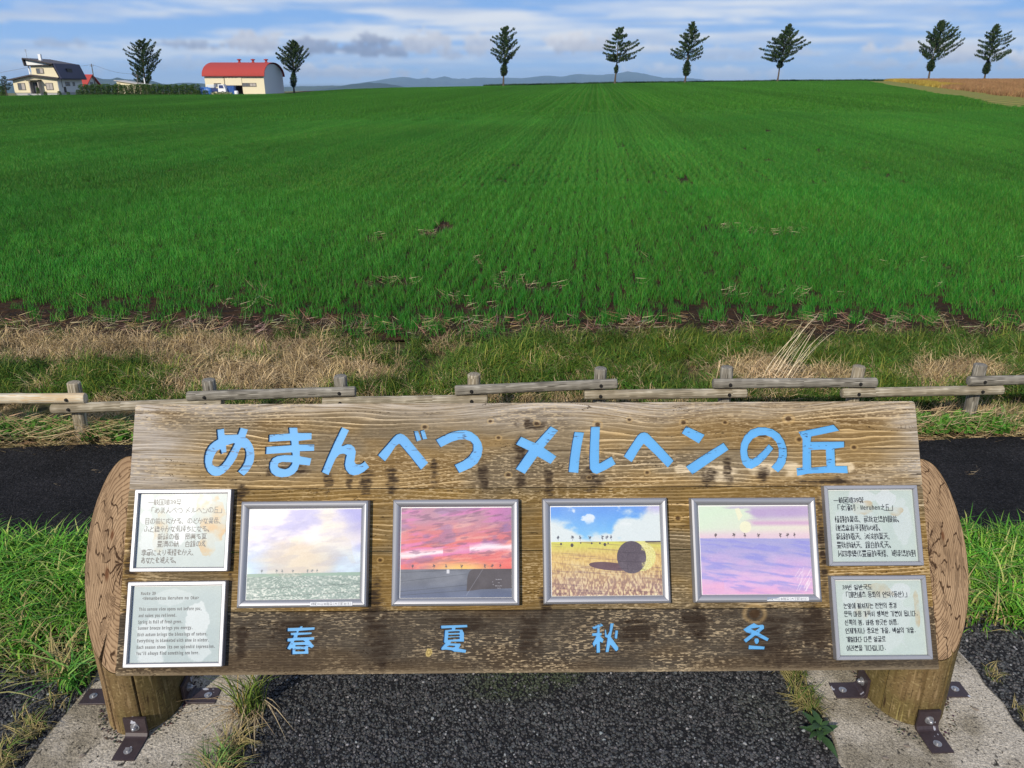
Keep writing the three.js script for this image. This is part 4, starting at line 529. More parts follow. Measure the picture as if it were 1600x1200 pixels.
// ---------------------------------------------------------------- the sign: lettering
// stroke tables on a 0-9 grid (x then y, y down); arrays join pieces: '|' side by side, '-' one above the other, '@' inside, '#' at the upper right
const K = {
  '一': '0595', '口': '1181881811', '日': '2080892920,2585', '目': '2080892920,2383,2686', '木': '0393,5059,5318,5398', '禾': '7121,0494,5159,5418,5498', '囗': '0090990900', '玉': '1181,1585,1989,5159,6778', '十': '0595,5059', '土': '1484,5059,0999', '田': '1080891910,1585,5059', '月': '2080,2026,2618,8089,2383,2686', '大': '0393,5053,5309,5399', '人': '5052,5209,5299', '八': '3019,6099', '又': '1080,8019,2389', '心': '1418,3236,3688,8886,5254,8296', '氵': '2041,1334,1946', '忄': '4049,1316,7275', '亻': '7024,4449', '扌': '0363,4048,4826,0767', '言': '2080,0292,2484,2676,2878882824', '糸': '5024,2464,6427,2777,5559,2719,7798', '艹': '0393,3036,6066', '辶': '1023,1434,3417,1799', '宀': '5051,1312,1292,9293', '雨': '1080,5057,1417? ', '酉': '0090,1383891913,4144,6164,1686', '王': '1080,1484,0999,5059', '立': '5051,1282,3335,6365,0999', '斤': '8010,1016,1608,1494,6469', '攵': '3013,1383,7318,2389', '青': '1080,5054,1282,0494,2676,2629,7679,2979,2777', '白': '5032,2282892922,2585', '彳': '6014,6034,4449', '女': '4016,1678,7229,0393', '平': '1080,2234,7264,0595,5059', '山': '5058,1318,1888,8389', '石': '0090,4015,2585892925',
  '舟': '4031,2181,2128,8189,0494,4346,5658', '殳': '3023,3063,6364,1575,7518,2599', '首': '3041,7061,0292,2484892924,2676,5152', '丂': '0393,3325,2575,7559', '虎': '4080,4043,1393,1318,3565,4769,4538', '或': '0292,1445471714,0848,6068,6899,7868,8182', '号': ['-', 0.45, '口', '丂'], '般': ['|', 0.5, '舟', '殳'], '国': ['@', '囗', '玉'], '國': ['@', '囗', '或'], '道': ['#', '辶', '首'], '號': ['|', 0.48, '号', '虎'], '丘': '7020,2029,2474,6469,0999',
  '前': '2031,7061,0292,1429,1444,4449,1646,6468,8489,8978', '広': '5051,1292,1218,5336,3688,6678', '京': '5051,0292,2474762624,5668,3718,6788', '景': ['-', 0.42, '日', '京'], '色': '3014,2070,7052,1383,1318,1888,8886,1686,5356', '急': '3012,2272,7252,1484,8488,1888,1686', '穏': ['|', 0.42, '禾', ['-', 0.6, '急', '心']], '気': '3014,2080,2272,1474,7489,8998,2558,5528', '寺': '1080,5053,0393,0595,6568,6848,3437', '持': ['|', 0.35, '扌', '寺'], '亲': ['-', 0.45, '立', '木'], '新': ['|', 0.55, '亲', '斤'], '录': '2080,8083,1383,0595,5559,5518,5598', '彔': '2070,7073,1383,0595,5559,2637,8567,5719,5798', '緑': ['|', 0.45, '糸', '录'], '綠': ['|', 0.45, '糸', '彔'], '春': '1080,1282,0494,5017,5497,3686893936,3878', '虫': '2272752522,5058,2888,7899', '風': '1019,1080,8098,3060,3262652532,5258,3878', '重': '8020,0292,2383872723,2585,5059,0999,1888', '黒': '1080851510,1283,5057,0797,1909,3949,6969', '薫': ['-', 0.25, '艹', ['-', 0.65, '重', '八']], '夏': '0090,4021,2272762622,2474,3718,3777,7719,4898', '曲': '1080851510,4045,6065,1383', '豆': '0090,2272752522,3738,6768,0999', '豊': ['-', 0.45, '曲', '豆'], '豐': ['-', 0.5, '曲', '豆'], '門': '1019,1040,4044,1242,1444,6090,9099,6064,6292,6494', '閏': ['@', '門', '王'], '潤': ['|', 0.3, '氵', '閏'], '火': '5052,5209,5299,1325,8374', '秋': ['|', 0.5, '禾', '火'], '金': '5002,5092,3373,1575,5359,2728,7767,0999', '艮': '2080,2029,8085,2585,2383,2958,5599,8668', '銀': ['|', 0.48, '金', '艮'], '冬': '4014,3070,7018,3289,5566,4789', '子': '1080,8052,5259,5939,0595', '季': ['-', 0.5, '禾', '子'], '竹': '2013,2050,3032,6053,6090,7072', '即': '1151571711,1454,0759,6160,6069,6090,9096,9686', '節': ['-', 0.35, '竹', '即'], '表': '1080,2272,0494,5054,5416,4448,4867,5599,8466', '情': ['|', 0.32, '忄', '青'], '卬': '4014,1418,1846,5059,5080,8087,8777', '迎': ['#', '辶', '卬'],
  '滿': ['|', 0.3, '氵', '両'], '両': '0090,5059,1339,1383,8389,3537,7577,3555,5575', '另': '1151531311,0565,6568,6848,3518', '別': ['|', 0.6, '另', '刂'], '刂': '2026,8089,8969', '之': '5052,1383,8327,1737,3799', '舌': '7020,0494,5058,2676792926', '恬': ['|', 0.32, '忄', '舌'], '爭': '8010,2033,5043,8063,2484,8487,0686,5359,5939', '靜': ['|', 0.5, '青', '爭'], '勺': '3013,2282,8288,8868,4457', '的': ['|', 0.48, '白', '勺'], '展': '1080,8083,1383,1319,3373,3436,6466,2686,4649,6798,3958', '方': '5051,0292,4318,4484,8478,7858', '放': ['|', 0.5, '方', '攵'], '在': '0292,4118,3539,5585,7359,4999', '尔': '4014,3181,8173,5158,5848,3516,7587', '你': ['|', 0.35, '亻', '尔'], '您': ['-', 0.6, '你', '心'], '眼': ['|', 0.42, '目', '艮'], '襄': '5051,0292,2343453523,6383856563,1686,1888,4668,5899', '讓': ['|', 0.4, '言', '襄'], '享': '5051,0292,2474762624,1787,5759,0898', '有': '0292,4018,3484,3439,8489,3676,3878', '天': '1080,0494,5054,5409,5499', '沁': ['|', 0.3, '氵', '心'], '涼': ['|', 0.3, '氵', '京'], '收': ['|', 0.45, '丩', '攵'], '丩': '1017,1747,7079', '以': '2027,2746,4455,8074,7419,7499', '四': '0191980801,3135,3518,6166,6686', '䜌': '4060,4464,3363,1014? ', '變': ['-', 0.6, ['|', 0.35, '糸', ['|', 0.5, '言', '糸']], '攵'], '化': ['|', 0.42, '亻', '匕'], '匕': '2028,2888,8886,8024', '富': ['-', 0.3, '宀', ['-', 0.45, '口', '田']], '妾': ['-', 0.42, '立', '女'], '接': ['|', 0.35, '扌', '妾'], '至': '1080,4014,1484,7385,5059,1686,0999', '到': ['|', 0.65, '至', '刂'], '撮': ['|', 0.35, '扌', ['-', 0.4, '日', '又']], '影': ['|', 0.65, '景', '彡'], '彡': '8011,8414,9919', '本': '0393,5059,5318,5398,3777', '朕': ['|', 0.42, '月', '大'], '勝': ['|', 0.42, '月', ['-', 0.6, '大', '力']], '力': '1282,8278,7858,5019', '栄': ['-', 0.4, '艹', '木'], '空': ['-', 0.4, '宀', '工'], '工': '1080,5059,0999', '町': ['|', 0.55, '田', '丁'], '丁': '0090,5059,5939', '住': ['|', 0.35, '亻', '主'], '主': '4051,1282,1585,5259,0999',
  'め': '2148,6146,4618,1815,1543,4373,7396,9678,7859', 'ま': '1181,1484,5157,5739,3918,1826,2656,5689', 'ん': '5019,1945,4555,5568,6888,8896', 'べ': '0642,4298,6172,7182', 'つ': '0432,3272,7295,9588,8849', 'メ': '7019,2487', 'ル': '3136,3619,5158,5896', 'ヘ': '0642,4298', 'ン': '1234,1979,7993', 'の': '5148,4817,1714,1431,3171,7194,9497,9768', 'に': '1119,4282,4648,4889', 'が': '0464,6467,6749,3008,7274,8294', 'か': '0464,6467,6749,3008,7295', 'る': '1171,7114,1444,4485,8588,8858,5846,4667', 'ど': '3144,7325,2527,2789,7182,8191', 'な': '0252,3116,7193,6267,6749,4936,3689', 'ふ': '4062,5357,5738,1518,8598', 'と': '3144,8225,2518,1889', 'や': '1563,6384,8476,7666,2159,5061', 'ち': '1282,4025,2564,6486,8658,5829', 'よ': '5158,5828,2826,2656,5689,5383', 'り': '2126,2635,7176,7649', 'を': '1172,4015,1545,4547,8334,3438,3888', 'え': '4061,2373,7309,0945,4567,6799', 'あ': '1172,4048,7324,2418,1815,1554,5475,7588,8859', 'た': '0252,3109,5383,5848,4889',
  '、': '0729', '，': '0729', '。': '0627391806', '・': '4555', '「': '9050,5056', '」': '0949,4943', '『': '9040,4047,5792? ', '』': '0959,5952', '=': '0393,0696', '　': '', '(': '7043,4346,4679', ')': '2053,5356,5629',
};
const JL = ['009099', '004044,5090,9099', '000999', '90000999', '40000444,90500599', '009094040999', '0090990900', '0009,9099,0595,0999', '0009,4049,0949,5059,9099,5999', '5009,5099', '2009,2049,7059,7099', '306093966939060330', '0090,5009,5099', '0090,2009,7099', '4050,0292,5209,5299', '009099,0595', '90000999,0595', '0090,3039,6069,0999', '4050,0292,34648668381634'];
const JT = [null, 0, 1, 0, 2, 2, 2, 3, 5, 5, 5, 5, 5, 5, 5, 5, 6, 7, 7, 9, 10, 11, 12, 14, 15, 16, 17, 18];
const VV = { 0: '3039,3595', 1: '2029,2565,6069', 2: '3039,3393,3696', 4: '6069,6505', 5: '4049,4505,8089', 6: '6069,6303,6606', 7: '4049,4303,4606,8089', 20: '5059' }, VH = { 8: '0797,5057', 12: '0797,3037,6067', 13: '0292,5259', 17: '0292,3239,6269', 18: '0595' }, VM = { 9: [8, 0], 10: [8, 1], 11: [8, 20], 14: [13, 4], 15: [13, 5], 16: [13, 20], 19: [18, 20] };
const poly = (s) => s.split(',').filter((t) => /^\d{4,}$/.test(t.trim())).map((t) => { t = t.trim(); const o = []; for (let i = 0; i + 1 < t.length; i += 2) o.push([+t[i] / 9, +t[i + 1] / 9]); return o; });
const fitIn = (st, x0, y0, x1, y1) => st.map((l) => l.map(([x, y]) => [lerp(x0, x1, x), lerp(y0, y1, y)]));
function strokesOf(ch) {
  if (Array.isArray(ch)) {
    const [k, a, b, c] = ch;
    if (k === '|') return [...fitIn(strokesOf(b), 0, 0, a - 0.06, 1), ...fitIn(strokesOf(c), a + 0.04, 0, 1, 1)];
    if (k === '-') return [...fitIn(strokesOf(b), 0, 0, 1, a - 0.05), ...fitIn(strokesOf(c), 0, a + 0.05, 1, 1)];
    if (k === '@') return [...strokesOf(a), ...fitIn(strokesOf(b), 0.22, 0.2, 0.8, 0.82)];
    if (k === '#') return [...strokesOf(a), ...fitIn(strokesOf(b), 0.38, 0, 1, 0.78)];
  }
  const code = ch.codePointAt(0) - 0xac00;
  if (code >= 0 && code < 11172) {
    const l = Math.floor(code / 588), v = Math.floor(code % 588 / 28), t = code % 28, yb = t ? 0.58 : 0.98, o = [];
    if (VV[v]) o.push(...fitIn(poly(JL[l]), 0.04, 0.1, 0.5, yb), ...fitIn(poly(VV[v]), 0.55, 0, 1, t ? 0.62 : 1));
    else if (VH[v]) o.push(...fitIn(poly(JL[l]), 0.15, 0.0, 0.85, yb * 0.5), ...fitIn(poly(VH[v]), 0, yb * 0.55, 1, yb));
    else { const [h, w] = VM[v]; o.push(...fitIn(poly(JL[l]), 0.05, 0.0, 0.55, yb * 0.52), ...fitIn(poly(VH[h]), 0, yb * 0.55, 0.66, yb), ...fitIn(poly(VV[w]), 0.62, 0, 1, t ? 0.62 : 1)); }
    if (t) o.push(...fitIn(poly(JL[JT[t]]), 0.18, 0.68, 0.86, 1));
    return o;
  }
  const d = K[ch]; return d === undefined ? poly('1282881812,1288') : Array.isArray(d) ? strokesOf(d) : poly(d);
}
const half = new Set([...'、，。・「」『』() =']);
function drawText(ctx, str, x0, x1, yc, size, lw, ink) {   // fitted between x0 and x1
  ctx.strokeStyle = ctx.fillStyle = ink; ctx.lineWidth = lw; ctx.lineCap = 'round'; ctx.lineJoin = 'round';
  const cs = [...str], adv = cs.map((c) => c === ' ' ? 0.4 : c.charCodeAt(0) < 128 && c !== '=' ? 0.58 : 1), total = adv.reduce((a, b) => a + b, 0), k = (x1 - x0) / total; let x = x0;
  cs.forEach((c, i) => {
    const w = adv[i] * k;
    if (c.charCodeAt(0) < 128 && !'()='.includes(c)) { if (c !== ' ') { ctx.save(); ctx.font = 'bold ' + size * 1.05 + 'px sans-serif'; ctx.translate(x + w * 0.5, yc + size * 0.38); const m = ctx.measureText(c).width; ctx.scale(Math.min(1, w * 1.0 / m), 1); ctx.fillText(c, -m / 2, 0); ctx.restore(); } }
    else { const s = Math.min(w * 0.88, size), ox = x + (w - s) / 2, oy = yc - size / 2; for (const l of strokesOf(c)) { ctx.beginPath(); l.forEach(([a, b], q) => { const X = ox + a * s, Y = oy + b * size; q ? ctx.lineTo(X, Y) : ctx.moveTo(X, Y); }); ctx.stroke(); } }
    x += w;
  });
}
function canvasTex(w, h, draw) { const c = document.createElement('canvas'); c.width = w; c.height = h; draw(c.getContext('2d'), w, h); const t = new THREE.CanvasTexture(c); t.colorSpace = THREE.SRGBColorSpace; t.needsUpdate = true; return t; }
function paint(ctx, w, h, f) { const im = ctx.createImageData(w, h), d = im.data; for (let y = 0; y < h; y++) for (let x = 0; x < w; x++) { const c = f(x / w, y / h), k = (y * w + x) * 4; d[k] = clamp(c[0], 0, 255); d[k + 1] = clamp(c[1], 0, 255); d[k + 2] = clamp(c[2], 0, 255); d[k + 3] = 255; } ctx.putImageData(im, 0, 0); }
const stain = (u, v, list, s) => { let m = 0; for (const [x, y, rx, ry, a] of list) m = Math.max(m, a * sstep(1.06, 0.94, Math.hypot((u - x) / rx, (v - y) / ry) + (fbm(u * 9 + s, v * 9, 4) - 0.5) * 0.7)); return m; };
function textPanel(lines, film, tan, seed, bg, thin) {
  return canvasTex(800, 660, (ctx, w, h) => {
    paint(ctx, w, h, (u, v) => { const n = fbm(u * 5 + seed, v * 5, 4), g = fbm(u * 90, v * 90, 2); let c = mix3(bg, [bg[0] + 14, bg[1] + 12, bg[2] + 8], n); c = mix3(c, [222, 230, 230], stain(u, v, film, seed)); const t = stain(u, v, tan, seed + 20); c = mix3(c, [200, 170, 122], t * (0.15 + 1.1 * sstep(0.3, 0.75, fbm(u * 7 + 3, v * 7, 4)))); const k = 0.97 + (g - 0.5) * 0.06; return [c[0] * k, c[1] * k, c[2] * k]; });
    for (const [s, x0, x1, y, sz] of lines) drawText(ctx, s, x0 * w, x1 * w, y * h, sz * h, thin || 5.6, 'rgba(18,22,30,1)');
    // light scratches
    const r = mulberry(seed); ctx.strokeStyle = 'rgba(250,252,252,0.5)'; ctx.lineWidth = 1.2; for (let i = 0; i < 26; i++) { const x = r() * w, y = r() * h; ctx.beginPath(); ctx.moveTo(x, y); ctx.lineTo(x + (r() - 0.4) * 60, y + (r() - 0.2) * 70); ctx.stroke(); }
  });
}
const TXT = [
  textPanel([['一般国道39号', 0.09, 0.47, 0.11, 0.075], ['「めまんべつ メルヘンの丘」', 0.1, 0.97, 0.22, 0.08], ['目の前に広がる、のどかな景色、', 0.06, 0.97, 0.37, 0.08], ['ふと穏やかな気持ちになる。', 0.06, 0.84, 0.48, 0.08], ['新緑の春　風薫る夏', 0.22, 0.78, 0.585, 0.075], ['豊潤の秋　白銀の冬', 0.22, 0.78, 0.685, 0.075], ['季節により表情をかえ、', 0.05, 0.68, 0.8, 0.08], ['あなたを迎える。', 0.05, 0.48, 0.905, 0.08]],
    [[0.47, 0.18, 0.16, 0.24, 1], [0.5, 0.45, 0.13, 0.22, 0.9], [0.07, 0.1, 0.08, 0.12, 0.7], [0.07, 0.32, 0.07, 0.1, 0.7], [0.12, 0.62, 0.1, 0.2, 0.6], [0.3, 0.1, 0.14, 0.08, 0.8], [0.72, 0.1, 0.1, 0.1, 0.8]], [[0.85, 0.36, 0.17, 0.3, 0.95], [0.25, 0.5, 0.08, 0.3, 0.75], [0.78, 0.72, 0.09, 0.14, 0.8], [0.7, 0.2, 0.06, 0.2, 0.5]], 3, [178, 194, 194]),
  textPanel([['Route 39', 0.08, 0.25, 0.09, 0.058], ['<Memambetsu Meruhen no Oka>', 0.1, 0.74, 0.155, 0.058], ['This serene view opens out before you,', 0.07, 0.78, 0.3, 0.056], ['and makes you relieved.', 0.07, 0.5, 0.385, 0.056], ['Spring is full of fresh green.', 0.07, 0.57, 0.47, 0.056], ['Summer breeze brings you energy.', 0.07, 0.69, 0.55, 0.056], ['Rich autumn brings the blessings of nature.', 0.07, 0.86, 0.635, 0.056], ['Everything is blanketed with snow in winter.', 0.07, 0.88, 0.715, 0.056], ['Each season shows its own splendid impression.', 0.07, 0.95, 0.8, 0.056], ["You'll always find something new here.", 0.07, 0.78, 0.88, 0.056]],
    [[0.24, 0.72, 0.18, 0.36, 0.75], [0.72, 0.5, 0.12, 0.3, 0.8], [0.75, 0.8, 0.14, 0.2, 0.6], [0.45, 0.14, 0.2, 0.12, 0.35]], [], 9, [172, 190, 192]),
  textPanel([['一般國道39號', 0.06, 0.42, 0.14, 0.08], ['『女滿別・Meruhen之丘』', 0.08, 0.78, 0.245, 0.085], ['恬靜的景色，展放在您的眼前。', 0.06, 0.85, 0.41, 0.085], ['讓您享有平靜的心情。', 0.06, 0.62, 0.53, 0.085], ['新綠的春天、沁涼的夏天、', 0.06, 0.73, 0.65, 0.085], ['豐收的秋天、銀白的冬天。', 0.06, 0.73, 0.77, 0.085], ['以四季變化豐富的表情，迎接您的到', 0.06, 0.98, 0.89, 0.085]],
    [[0.4, 0.1, 0.18, 0.1, 0.8], [0.67, 0.12, 0.12, 0.12, 0.9], [0.85, 0.45, 0.12, 0.3, 0.5], [0.3, 0.6, 0.3, 0.35, 0.4]], [[0.4, 0.24, 0.14, 0.1, 0.6], [0.78, 0.3, 0.1, 0.07, 0.7]], 14, [196, 212, 206]),
  textPanel([['39번 일반국도', 0.08, 0.43, 0.09, 0.07], ['『메만베츠 동화의 언덕(동산)』', 0.1, 0.85, 0.19, 0.075], ['눈앞에 펼쳐지는 전원의 풍경', 0.08, 0.7, 0.34, 0.07], ['문득 마음 가득히 행복한 기분이 됩니다.', 0.08, 0.94, 0.45, 0.07], ['신록의 봄, 바람 향긋한 여름,', 0.08, 0.71, 0.565, 0.07], ['언제까지나 풍요한 가을, 백설의 겨울.', 0.08, 0.9, 0.675, 0.07], ['계절마다 다른 얼굴로', 0.08, 0.54, 0.79, 0.07], ['여러분을 기다립니다.', 0.08, 0.54, 0.905, 0.07]],
    [[0.55, 0.5, 0.3, 0.4, 0.4], [0.75, 0.15, 0.14, 0.12, 0.8], [0.2, 0.25, 0.12, 0.2, 0.5]], [[0.45, 0.15, 0.2, 0.12, 0.3], [0.3, 0.35, 0.1, 0.2, 0.25], [0.93, 0.4, 0.03, 0.3, 0.5]], 19, [196, 212, 206]),
];
// print grain, dust and slight fading of an outdoor photograph
function aged(ctx, w, h, seed) {
  const im = ctx.getImageData(0, 0, w, h), d = im.data;
  for (let y = 0; y < h; y++) for (let x = 0; x < w; x++) { const k = (y * w + x) * 4, g = (hash2(x + seed * 71, y) - 0.5) * 14 + (fbm(x / 6 + seed, y / 4, 2) - 0.5) * 11, f = 0.1 * sstep(0.45, 0.7, fbm(x / 130 + seed, y / 130, 3)), dust = hash2(x, y + seed * 13) > 0.9985 ? 60 : 0; for (let c = 0; c < 3; c++) d[k + c] = clamp(lerp(d[k + c] + g, 226, f) + dust, 0, 255); }
  ctx.putImageData(im, 0, 0);
}
// the four printed season photographs
const TREES = [0.13, 0.26, 0.31, 0.405, 0.535, 0.575, 0.62];
function tinyTrees(ctx, xs, y, w, h, s, ink) { const r = mulberry(3); ctx.fillStyle = ink; for (const x of xs) { ctx.fillRect(x * w - 0.6, y * h - 9 * s, 1.3, 9 * s); for (let i = 0; i < 26; i++) { const a = r() * 6.28, q = r(); ctx.beginPath(); ctx.ellipse(x * w + Math.cos(a) * 6.5 * s * q, y * h - 15 * s + Math.sin(a) * 9 * s * q, 1.8 * s, 1.3 * s, a, 0, 6.28); ctx.fill(); } } }
const PIC = [
  canvasTex(640, 512, (ctx, w, h) => {
    paint(ctx, w, h, (u, v) => {
      const H = 0.715 - 0.01 * u;
      if (v < H) { const n = fbm(u * 4 + 3 + v * 2, v * 7 + 1, 5), m = fbm(u * 3 + 9, v * 4 + 2, 4); let c = mix3([188, 184, 226], [240, 232, 238], sstep(0.32, 0.6, n)); c = mix3(c, [248, 236, 214], sstep(0.5, 0.72, m) * sstep(0.7, 0.2, v) * 0.9); c = mix3(c, [178, 220, 240], sstep(0.3, 0.66, v) * (0.85 - 0.4 * n)); c = mix3(c, [232, 206, 172], sstep(0.4, 0.08, Math.hypot((u - 0.46) * 0.9, (v - 0.6) * 1.1) + (n - 0.5) * 0.35) * 0.75); c = mix3(c, [150, 146, 176], sstep(0.5, 0.7, fbm(u * 5 + v * 6, v * 15, 5)) * 0.22); c = mix3(c, [150, 150, 222], sstep(0.7, 1, u + (n - 0.5) * 0.6) * sstep(0.5, 0.05, v) * 0.8); return c; }
      const f = (v - H) / (1 - H), row = Math.abs(Math.sin(Math.atan2(u - 0.38, (v - H) * 0.8 + 0.02) * 26)), n = fbm(u * 70, v * 90, 2), n2 = fbm(u * 6, v * 20, 3); let c = mix3([138, 160, 150], [200, 210, 198], sstep(0.42, 0.68, n)); c = mix3(c, [228, 232, 220], sstep(0.62, 0.72, n) * f); c = mix3(c, [86, 116, 108], sstep(0.5, 1, row) * (1 - f) * 0.6 + (n2 > 0.6 ? 0.2 : 0)); if (f < 0.12 && Math.abs(u - 0.38) > 0.1) c = [134, 166, 148]; return c; });
    ctx.globalAlpha = 0.14; ctx.fillStyle = 'rgb(222,196,150)'; const s = (pts) => { ctx.beginPath(); pts.forEach(([x, y], i) => i ? ctx.lineTo(x * w, y * h) : ctx.moveTo(x * w, y * h)); ctx.closePath(); ctx.fill(); };
    s([[0.17, 0.72], [0.18, 0.63], [0.25, 0.55], [0.36, 0.48], [0.38, 0.34], [0.44, 0.34], [0.45, 0.44], [0.7, 0.36], [0.85, 0.3], [0.91, 0.36], [0.93, 0.5], [0.96, 0.6], [0.92, 0.61], [0.88, 0.53], [0.76, 0.54], [0.66, 0.6], [0.58, 0.68], [0.48, 0.74], [0.35, 0.76]]); ctx.globalAlpha = 1;
    tinyTrees(ctx, TREES, 0.715, w, h, 1, 'rgba(80,96,104,0.8)'); ctx.strokeStyle = 'rgba(40,56,60,0.75)'; ctx.lineWidth = 2.4; ctx.setLineDash([26, 8, 40, 6]); for (const [a, b] of [[0.885, 0.835], [0.98, 0.92]]) { ctx.beginPath(); ctx.moveTo(0, a * h); ctx.lineTo(w, b * h); ctx.stroke(); }
    aged(ctx, w, h, 3);
  }),
  canvasTex(640, 512, (ctx, w, h) => {
    paint(ctx, w, h, (u, v) => {
      const H = 0.685;
      if (v < H) { const t = v + (u - 0.5) * 0.2 * (1 - v), n = fbm(u * 3 + t * 2, t * 16 + 2, 5), n2 = fbm(u * 5 + 8, t * 9 + 4, 4); let c = mix3([188, 134, 156], [226, 112, 112], sstep(0.05, 0.4, v + (n2 - 0.5) * 0.2)); c = mix3(c, [224, 120, 190], sstep(0.5, 0.7, n) * 0.7); c = mix3(c, [250, 190, 170], sstep(0.42, 0.3, n) * 0.45); c = mix3(c, [146, 108, 160], sstep(0.55, 0.7, n2) * 0.6 + sstep(0.75, 1, u) * sstep(0.4, 0.15, v) * 0.4); c = mix3(c, [255, 240, 244], sstep(0.06, 0.0, Math.abs(t - 0.49 + (n - 0.5) * 0.1)) * 0.95 * (u > 0.38 && u < 0.62 ? 0.3 : 1)); c = mix3(c, [120, 78, 110], sstep(0.55, 0.72, fbm(u * 9 + 3, t * 34 + 7, 4)) * 0.5); c = mix3(c, [240, 92, 84], sstep(0.5, 0.68, v) * (0.3 + 0.45 * sstep(0.7, 1, u))); c = mix3(c, [250, 206, 96], sstep(0.36, 0.02, Math.hypot((u - 0.54) * 0.8, (v - H) * 2.6)) * 0.9); return c; }
      const n = fbm(u * 6, v * 12, 4); let c = mix3([70, 76, 92], [118, 124, 138], n); c = mix3(c, [78, 92, 124], sstep(0.8, 1, v)); return c; });
    ctx.fillStyle = 'rgb(58,50,58)'; ctx.beginPath(); ctx.moveTo(0.595 * w, 0.93 * h); ctx.lineTo(0.6 * w, 0.8 * h); ctx.quadraticCurveTo(0.61 * w, 0.69 * h, 0.66 * w, 0.685 * h); ctx.lineTo(w, 0.685 * h); ctx.lineTo(w, 0.9 * h); ctx.lineTo(0.72 * w, 0.91 * h); ctx.closePath(); ctx.fill();
    tinyTrees(ctx, [0.11, 0.3, 0.41, 0.55, 0.76, 0.825, 0.9], 0.685, w, h, 1.15, 'rgba(60,52,70,0.85)'); ctx.strokeStyle = 'rgba(36,44,58,0.85)'; ctx.lineWidth = 2; for (const [a, b] of [[0.72, 0.69], [0.82, 0.74], [0.93, 0.86], [0.97, 0.92]]) { ctx.beginPath(); ctx.moveTo(0, a * h); ctx.lineTo(0.6 * w, b * h); ctx.stroke(); }
    ctx.strokeStyle = 'rgba(190,196,210,0.6)'; ctx.lineWidth = 1.6; ctx.beginPath(); ctx.moveTo(0.74 * w, 0.69 * h); ctx.lineTo(0.59 * w, 0.98 * h); ctx.stroke(); ctx.fillStyle = 'rgba(226,226,232,0.9)'; ctx.fillRect(0.415 * w, 0.69 * h, 16, 22);
    ctx.lineWidth = 1.6; ctx.strokeStyle = 'rgba(214,214,220,0.85)'; const r = mulberry(9); for (const [x, y, n] of [[0.855, 0.795, 5], [0.875, 0.83, 2], [0.85, 0.865, 6], [0.87, 0.89, 3], [0.825, 0.82, 1], [0.83, 0.85, 1]]) for (let i = 0; i < n; i++) { ctx.beginPath(); ctx.moveTo(x * w + i * 7, y * h + r() * 4); ctx.lineTo(x * w + i * 7 + r() * 5, y * h + 6); ctx.lineTo(x * w + i * 7 + 5, y * h + r() * 6); ctx.stroke(); }
    aged(ctx, w, h, 4);
  }),
  canvasTex(640, 512, (ctx, w, h) => {
    paint(ctx, w, h, (u, v) => {
      const H = 0.395;
      if (v < H) { const n = fbm(u * 6 + 2, v * 8 + 5, 5), blue = mix3([96, 154, 236], [120, 200, 246], v / H), e = sstep(0.0, 0.14, (u - 0.62) * 0.75 + v * 0.9 - 0.1 + (n - 0.5) * 0.4) + sstep(0.12, 0, u * 0.75 - (v - 0.16) * 0.9 + (n - 0.5) * 0.3) * sstep(0.08, 0.2, v); let c = mix3(blue, [222, 232, 232], clamp(e)); c = mix3(c, [250, 252, 252], sstep(0.64, 0.74, n) * 0.8 * sstep(0.15, 0.05, Math.abs(v - 0.09))); c = mix3(c, [170, 160, 220], sstep(0.12, 0, v) * sstep(0.75, 1, u) * 0.7); return c; }
      const f = (v - H) / (1 - H), row = fbm(u * 3 + f * 2, f * 40 - u * 6, 3), n = fbm(u * 90, v * 34, 2); let c = mix3([216, 214, 92], [226, 190, 110], sstep(0, 0.3, f)); c = mix3(c, [186, 148, 132], sstep(0.35, 0.9, f) * 0.8); c = mix3(c, [240, 220, 170], sstep(0.5, 0.7, n) * f * 0.9); c = mix3(c, [116, 82, 86], sstep(0.55, 0.3, n) * f * 0.6 + sstep(0.58, 0.72, row) * 0.35); return c; });
    ctx.fillStyle = 'rgba(84,54,70,0.9)'; ctx.beginPath(); ctx.ellipse(0.53 * w, 0.675 * h, 0.19 * w, 0.045 * h, 0.1, 0, 6.28); ctx.fill();
    ctx.fillStyle = 'rgb(232,226,136)'; ctx.beginPath(); ctx.ellipse(0.815 * w, 0.565 * h, 0.135 * w, 0.165 * h, 0, 0, 6.28); ctx.fill(); ctx.fillStyle = 'rgb(84,72,84)'; ctx.beginPath(); ctx.ellipse(0.73 * w, 0.575 * h, 0.133 * w, 0.182 * h, 0, 0, 6.28); ctx.fill();
    ctx.strokeStyle = 'rgba(44,34,46,0.8)'; ctx.lineWidth = 2.6; for (const y of [0.52, 0.62, 0.7]) { ctx.beginPath(); ctx.moveTo(0.605 * w, y * h); ctx.lineTo(0.855 * w, (y + 0.012) * h); ctx.stroke(); } ctx.beginPath(); ctx.moveTo(0.7 * w, 0.52 * h); ctx.lineTo(0.685 * w, 0.62 * h); ctx.lineTo(0.695 * w, 0.74 * h); ctx.stroke();
